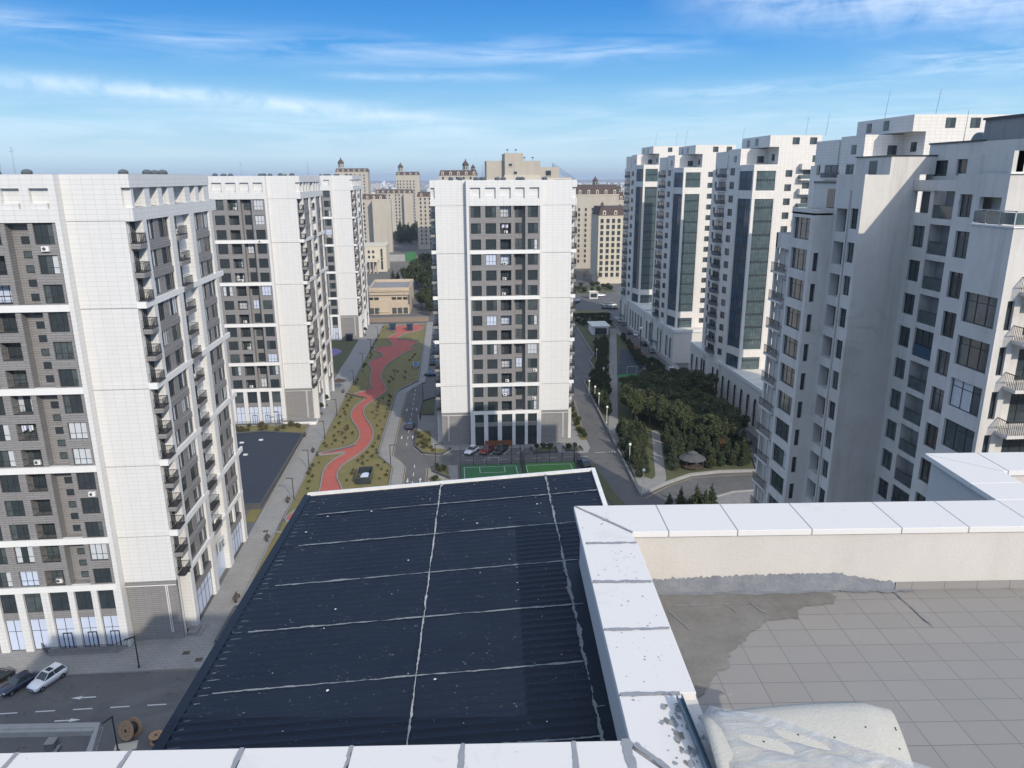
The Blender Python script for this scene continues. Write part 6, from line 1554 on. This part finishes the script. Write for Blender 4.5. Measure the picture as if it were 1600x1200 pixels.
# corrugated roof
zr = lambda u_, v_: 56.40 + .08 * u_
q = MB(); k_ = q.mi('sheet_navy')
def corr(u0, u1, v0, v1, lift=0):
    pitch = .0905; nseg = int((v1 - v0) / pitch * 8); idx = []
    for i in range(nseg + 1):
        v_ = v0 + (v1 - v0) * i / nseg; ph = (v_ / pitch) % 1
        h_ = .0115 * (0.5 + .5 * math.cos(2 * PI * ph)) ** 1.6
        idx.append(q.pts([(u0, v_, zr(u0, v_) + h_ + lift), (u1, v_, zr(u1, v_) + h_ + lift)]))
    for a, b in zip(idx, idx[1:]): q.f.append((a, a + 1, b + 1, b)); q.m.append(k_)
rows = [-3.1, -2.3, -1.505, -.71, .05, .86, 1.62, 2.24]
for j, (a, b) in enumerate(zip(rows, rows[1:])):
    corr(-3.12, -1.40, a, b, .002 * (j % 2)); corr(-1.42, -.10, a, b, .002 * (j % 2) + .003)
    if a > 0: corr(-.11, .45, a, b, .001)
q.box(-.10, .03, -3.1, .05, 56.30, 56.405, 'sheet_navy'); q.build('corrugated_roof', own)
q = MB(); q.box(-3.18, -3.10, -3.1, 2.25, 55.9, 56.165, 'sheet_navy'); q.build('eaves_board', own)
q = MB(); q.face([(-3.14, 2.23, zr(-3.14, 0) + .03), (.47, 2.23, zr(.47, 0) + .03), (.47, 2.28, zr(.47, 0) + .03), (-3.14, 2.28, zr(-3.14, 0) + .03)], 'sheet_edge')
q.face([(-3.14, 2.23, zr(-3.14, 0) - .04), (.47, 2.23, zr(.47, 0) - .04), (.47, 2.23, zr(.47, 0) + .03), (-3.14, 2.23, zr(-3.14, 0) + .03)], 'sheet_edge')
q.box(.43, .48, .02, 2.28, 56.38, 56.465, 'sheet_edge')
q.face([(-3.14, 2.28, zr(-3.14, 0) + .03), (.47, 2.28, zr(.47, 0) + .03), (.47, 2.28, 56.2), (-3.14, 2.28, 56.0)], 'sheet_edge'); q.build('edge_trim', own)
q = MB()
for i, v_ in enumerate(rows[1:-1]): ragged(q, (-2.98 + .02 * i, v_), (-.08 if v_ < 0 else .42, v_), .015, lambda x, y: zr(x, y) + .0155, 'sealant_and_glint', 60 + i, amp=.5)
ragged(q, (-1.36, -3.0), (-1.46, 2.22), .013, lambda x, y: zr(x, y) + .0155, 'foam_seam', 71, amp=.5); ragged(q, (-.06, -2.9), (-.15, 2.22), .018, lambda x, y: zr(x, y) + .0155, 'sealant_and_glint', 72, amp=.55)
for v_ in (-.7, .86, -2.0): ragged(q, (-.08, v_ - .02), (.0, v_), .015, lambda x, y: 56.408, 'sealant_and_glint', 75, amp=.4)
rnd = random.Random(77)
for i in range(110):
    x, y = (rnd.uniform(-3.0, .38), rnd.uniform(1.0, 2.2)) if i < 60 else (rnd.uniform(-3.0, -.15), rnd.uniform(-2.9, 2.2))
    if x > -.1 and y < 0.1: continue
    r = rnd.uniform(.003, .007) if i % 12 else .013; n = 6
    q.face([(x + r * rnd.uniform(.5, 1.3) * math.cos(2 * PI * k2 / n), y + r * rnd.uniform(.5, 1.3) * math.sin(2 * PI * k2 / n), zr(x, y) + .0170) for k2 in range(n)], 'sheet_edge')
for i in range(58):
    y = -3.0 + i * .0905 + .03
    if rnd.random() < .8: ragged(q, (-3.06, y), (-3.06 + rnd.uniform(.03, .10), y + .004), .005, lambda x, y: zr(x, y) + .0125, 'sealant_and_glint', 200 + i, n=5, amp=.6)  # pale stubs: highlights on the corrugation ends put into the colour
q.build('sealant_and_glint_line', own)
# loose things on the terrace edge
q = MB(); q.box(-.017, .017, 0, .78, 0, .004, 'galv_steel'); q.box(-.017, -.013, 0, .78, .004, .035, 'galv_steel'); q.box(.013, .017, 0, .78, .004, .035, 'galv_steel')
o = q.build('steel_channel', None); o.matrix_world = Matrix.Translation(B0) @ Matrix.Rotation(BR, 4, 'Z') @ Matrix.Translation((.345, -3.50, 57.012)) @ Matrix.Rotation(rad(2.5), 4, 'Z') @ Matrix.Rotation(rad(1.5), 4, 'X')
tag(o, 'bluish galvanised steel channel lying along the white coping at the bottom', 'steel channel')
mat('foam_board', (.42, .41, .365), .9, noise=(30, .5, (.36, .345, .30)), bump=(90, .8, .006)); speck('foam_board', 8, .68, (.2, .2, .19), .5)
def local(o, off): o.matrix_world = Matrix.Translation(B0) @ Matrix.Rotation(BR, 4, 'Z') @ Matrix.Translation(off)
q = MB(); nu_, nv_ = 26, 12; G_ = []
for j in range(nv_ + 1):
    for i in range(nu_ + 1):
        s_, t_ = i / nu_, j / nv_
        x = .36 + 1.10 * s_ - .10 * t_ * s_; y = -2.955 + .07 * s_ - .60 * t_
        z = 57.16 + .03 * math.sin(s_ * 3) - .16 * t_ * t_ - .05 * max(0, s_ - .85) * 6 * (1 - .3 * t_) - .05 * max(0, .12 - t_) * 8
        G_.append((x, y, z))
b_ = q.pts(G_); b2 = q.pts([(x, y, z - .025) for x, y, z in G_]); k_ = q.mi('foam_board'); r_ = nu_ + 1
for j in range(nv_):
    for i in range(nu_):
        a = b_ + j * r_ + i; q.f.append((a, a + r_, a + r_ + 1, a + 1)); q.m.append(k_)
        a = b2 + j * r_ + i; q.f.append((a, a + 1, a + r_ + 1, a + r_)); q.m.append(k_)
for i in range(nu_):
    for j in (0, nv_): a = b_ + j * r_ + i; c_ = b2 + j * r_ + i; q.f.append((a, a + 1, c_ + 1, c_) if j == 0 else (a + 1, a, c_, c_ + 1)); q.m.append(k_)
for j in range(nv_):
    for i in (0, nu_): a = b_ + j * r_ + i; c_ = b2 + j * r_ + i; q.f.append((a, c_, c_ + r_, a + r_) if i == 0 else (a, a + r_, c_ + r_, c_)); q.m.append(k_)
o = q.build('insulation_board', None); local(o, (0, 0, 0)); tag(o, 'cream speckled insulation board wrapped in plastic film at the bottom right', 'insulation board')
for p in o.data.polygons: p.use_smooth = True
q = MB(); rnd = random.Random(2)
for u_, v_ in ((.26, .45), (.44, .42), (.62, .47), (.80, .38), (.95, .55), (.97, .34), (.985, .36)):
    s_, t_ = min(u_, .97), v_; x = .36 + 1.10 * s_ - .10 * t_ * s_; y = -2.955 + .07 * s_ - .60 * t_; z = 57.16 + .03 * math.sin(s_ * 3) - .16 * t_ * t_ - .05 * max(0, s_ - .85) * 6 * (1 - .3 * t_)
    q.lathe(x, y, [(.005, z - .01), (.005, z + .0025)], 'frame_dark', 8)
oo = q.build('screw_hole', o)
mf = bpy.data.materials.new('plastic_film'); mf.use_nodes = True; M['plastic_film'] = mf; nt = NT(mf.node_tree); mf.node_tree.nodes.clear()
ou = nt.n('ShaderNodeOutputMaterial'); tr1 = nt.n('ShaderNodeBsdfTransparent'); pr = nt.n('ShaderNodeBsdfPrincipled', i_Roughness=.28); pr.inputs['Base Color'].default_value = (.36, .39, .42, 1)
tc = nt.n('ShaderNodeTexCoord'); mp = nt.n('ShaderNodeMapping'); nt.l(tc.outputs['Object'], mp.inputs[0]); mp.inputs['Rotation'].default_value = (0, 0, rad(25)); mp.inputs['Scale'].default_value = (4, 22, 4)
n1 = nt.n('ShaderNodeTexNoise', i_Scale=1.0, i_Detail=6.0, i_Distortion=1.2); nt.l(mp.outputs[0], n1.inputs['Vector'])
mx = nt.n('ShaderNodeMixShader'); nt.l(nt.ramp(n1.outputs[0], [(.36, .12), (.72, .72)]), mx.inputs[0]); nt.l(tr1.outputs[0], mx.inputs[1]); nt.l(pr.outputs[0], mx.inputs[2]); nt.l(mx.outputs[0], ou.inputs[0])
bp = nt.n('ShaderNodeBump', i_Strength=.7, i_Distance=.02); nt.l(n1.outputs[0], bp.inputs['Height']); nt.l(bp.outputs[0], pr.inputs['Normal'])
q = MB(); nu_, nv_ = 60, 26; G_ = []; rnd = random.Random(9)
for j in range(nv_ + 1):
    for i in range(nu_ + 1):
        s_, t_ = i / nu_, j / nv_
        # upper edge falls from the board's far left corner to the lower right
        ytop = -2.975 - .50 * s_ ** 1.15; ybot = -3.75 - .1 * s_
        y = ytop + (ybot - ytop) * t_; x = .345 + 1.25 * s_ + .05 * math.sin(t_ * 5)
        tt = (-2.955 - y) / .6
        zb = 57.175 - .16 * min(tt, 1.3) ** 2
        z = zb + .016 * math.sin(9 * s_ + 14 * t_) * math.sin(5 * t_ + 3 * s_) + .010 * math.sin(31 * t_ - 12 * s_) + .012 + (.02 * math.exp(-t_ * 14))
        if s_ < .05: z -= (.05 - s_) * 3
        G_.append((x, y, z))
b_ = q.pts(G_); k_ = q.mi('plastic_film'); r_ = nu_ + 1
for j in range(nv_):
    for i in range(nu_): a = b_ + j * r_ + i; q.f.append((a, a + r_, a + r_ + 1, a + 1)); q.m.append(k_)
o = q.build('plastic_film', None); local(o, (0, 0, 0)); tag(o, 'crumpled translucent plastic film draped over the insulation board', 'plastic film')
for p in o.data.polygons: p.use_smooth = True
t = thing('trestle', 'low steel trestle holding up the insulation board', 'trestle', (0, 0, 0)); t.matrix_world = Matrix.Translation(B0) @ Matrix.Rotation(BR, 4, 'Z')
q = MB(); q.box(.5, 1.3, -3.2, -3.14, 57.0, 57.06, 'galv_steel'); q.box(.5, 1.5, -3.62, -3.56, 56.93, 56.97, 'galv_steel'); q.build('rail', t)
q = MB()
for x in (.55, 1.22):
    for y in (-3.2, -3.6): q.box(x, x + .04, y, y + .04, 56.375, 57.0 if y > -3.4 else 56.93, 'galv_steel')
q.build('leg', t)
# ------------------------------------------------------------------ air
hz = MB(); hz.box(-7000, 7000, -1500, 9500, -2, 95, 'land'); ho = hz.build('haze'); ho['kind'] = 'stuff'; ho['label'] = 'thin bluish haze over the town'; ho['category'] = 'haze'
hm = bpy.data.materials.new('haze'); hm.use_nodes = True; hm.node_tree.nodes.clear(); q = NT(hm.node_tree)
oo = q.n('ShaderNodeOutputMaterial'); pv = q.n('ShaderNodeVolumePrincipled', i_Density=.00012, i_Anisotropy=.2); pv.inputs['Color'].default_value = (.80, .88, 1.0, 1)
q.l(pv.outputs[0], oo.inputs['Volume']); ho.data.materials.clear(); ho.data.materials.append(hm)
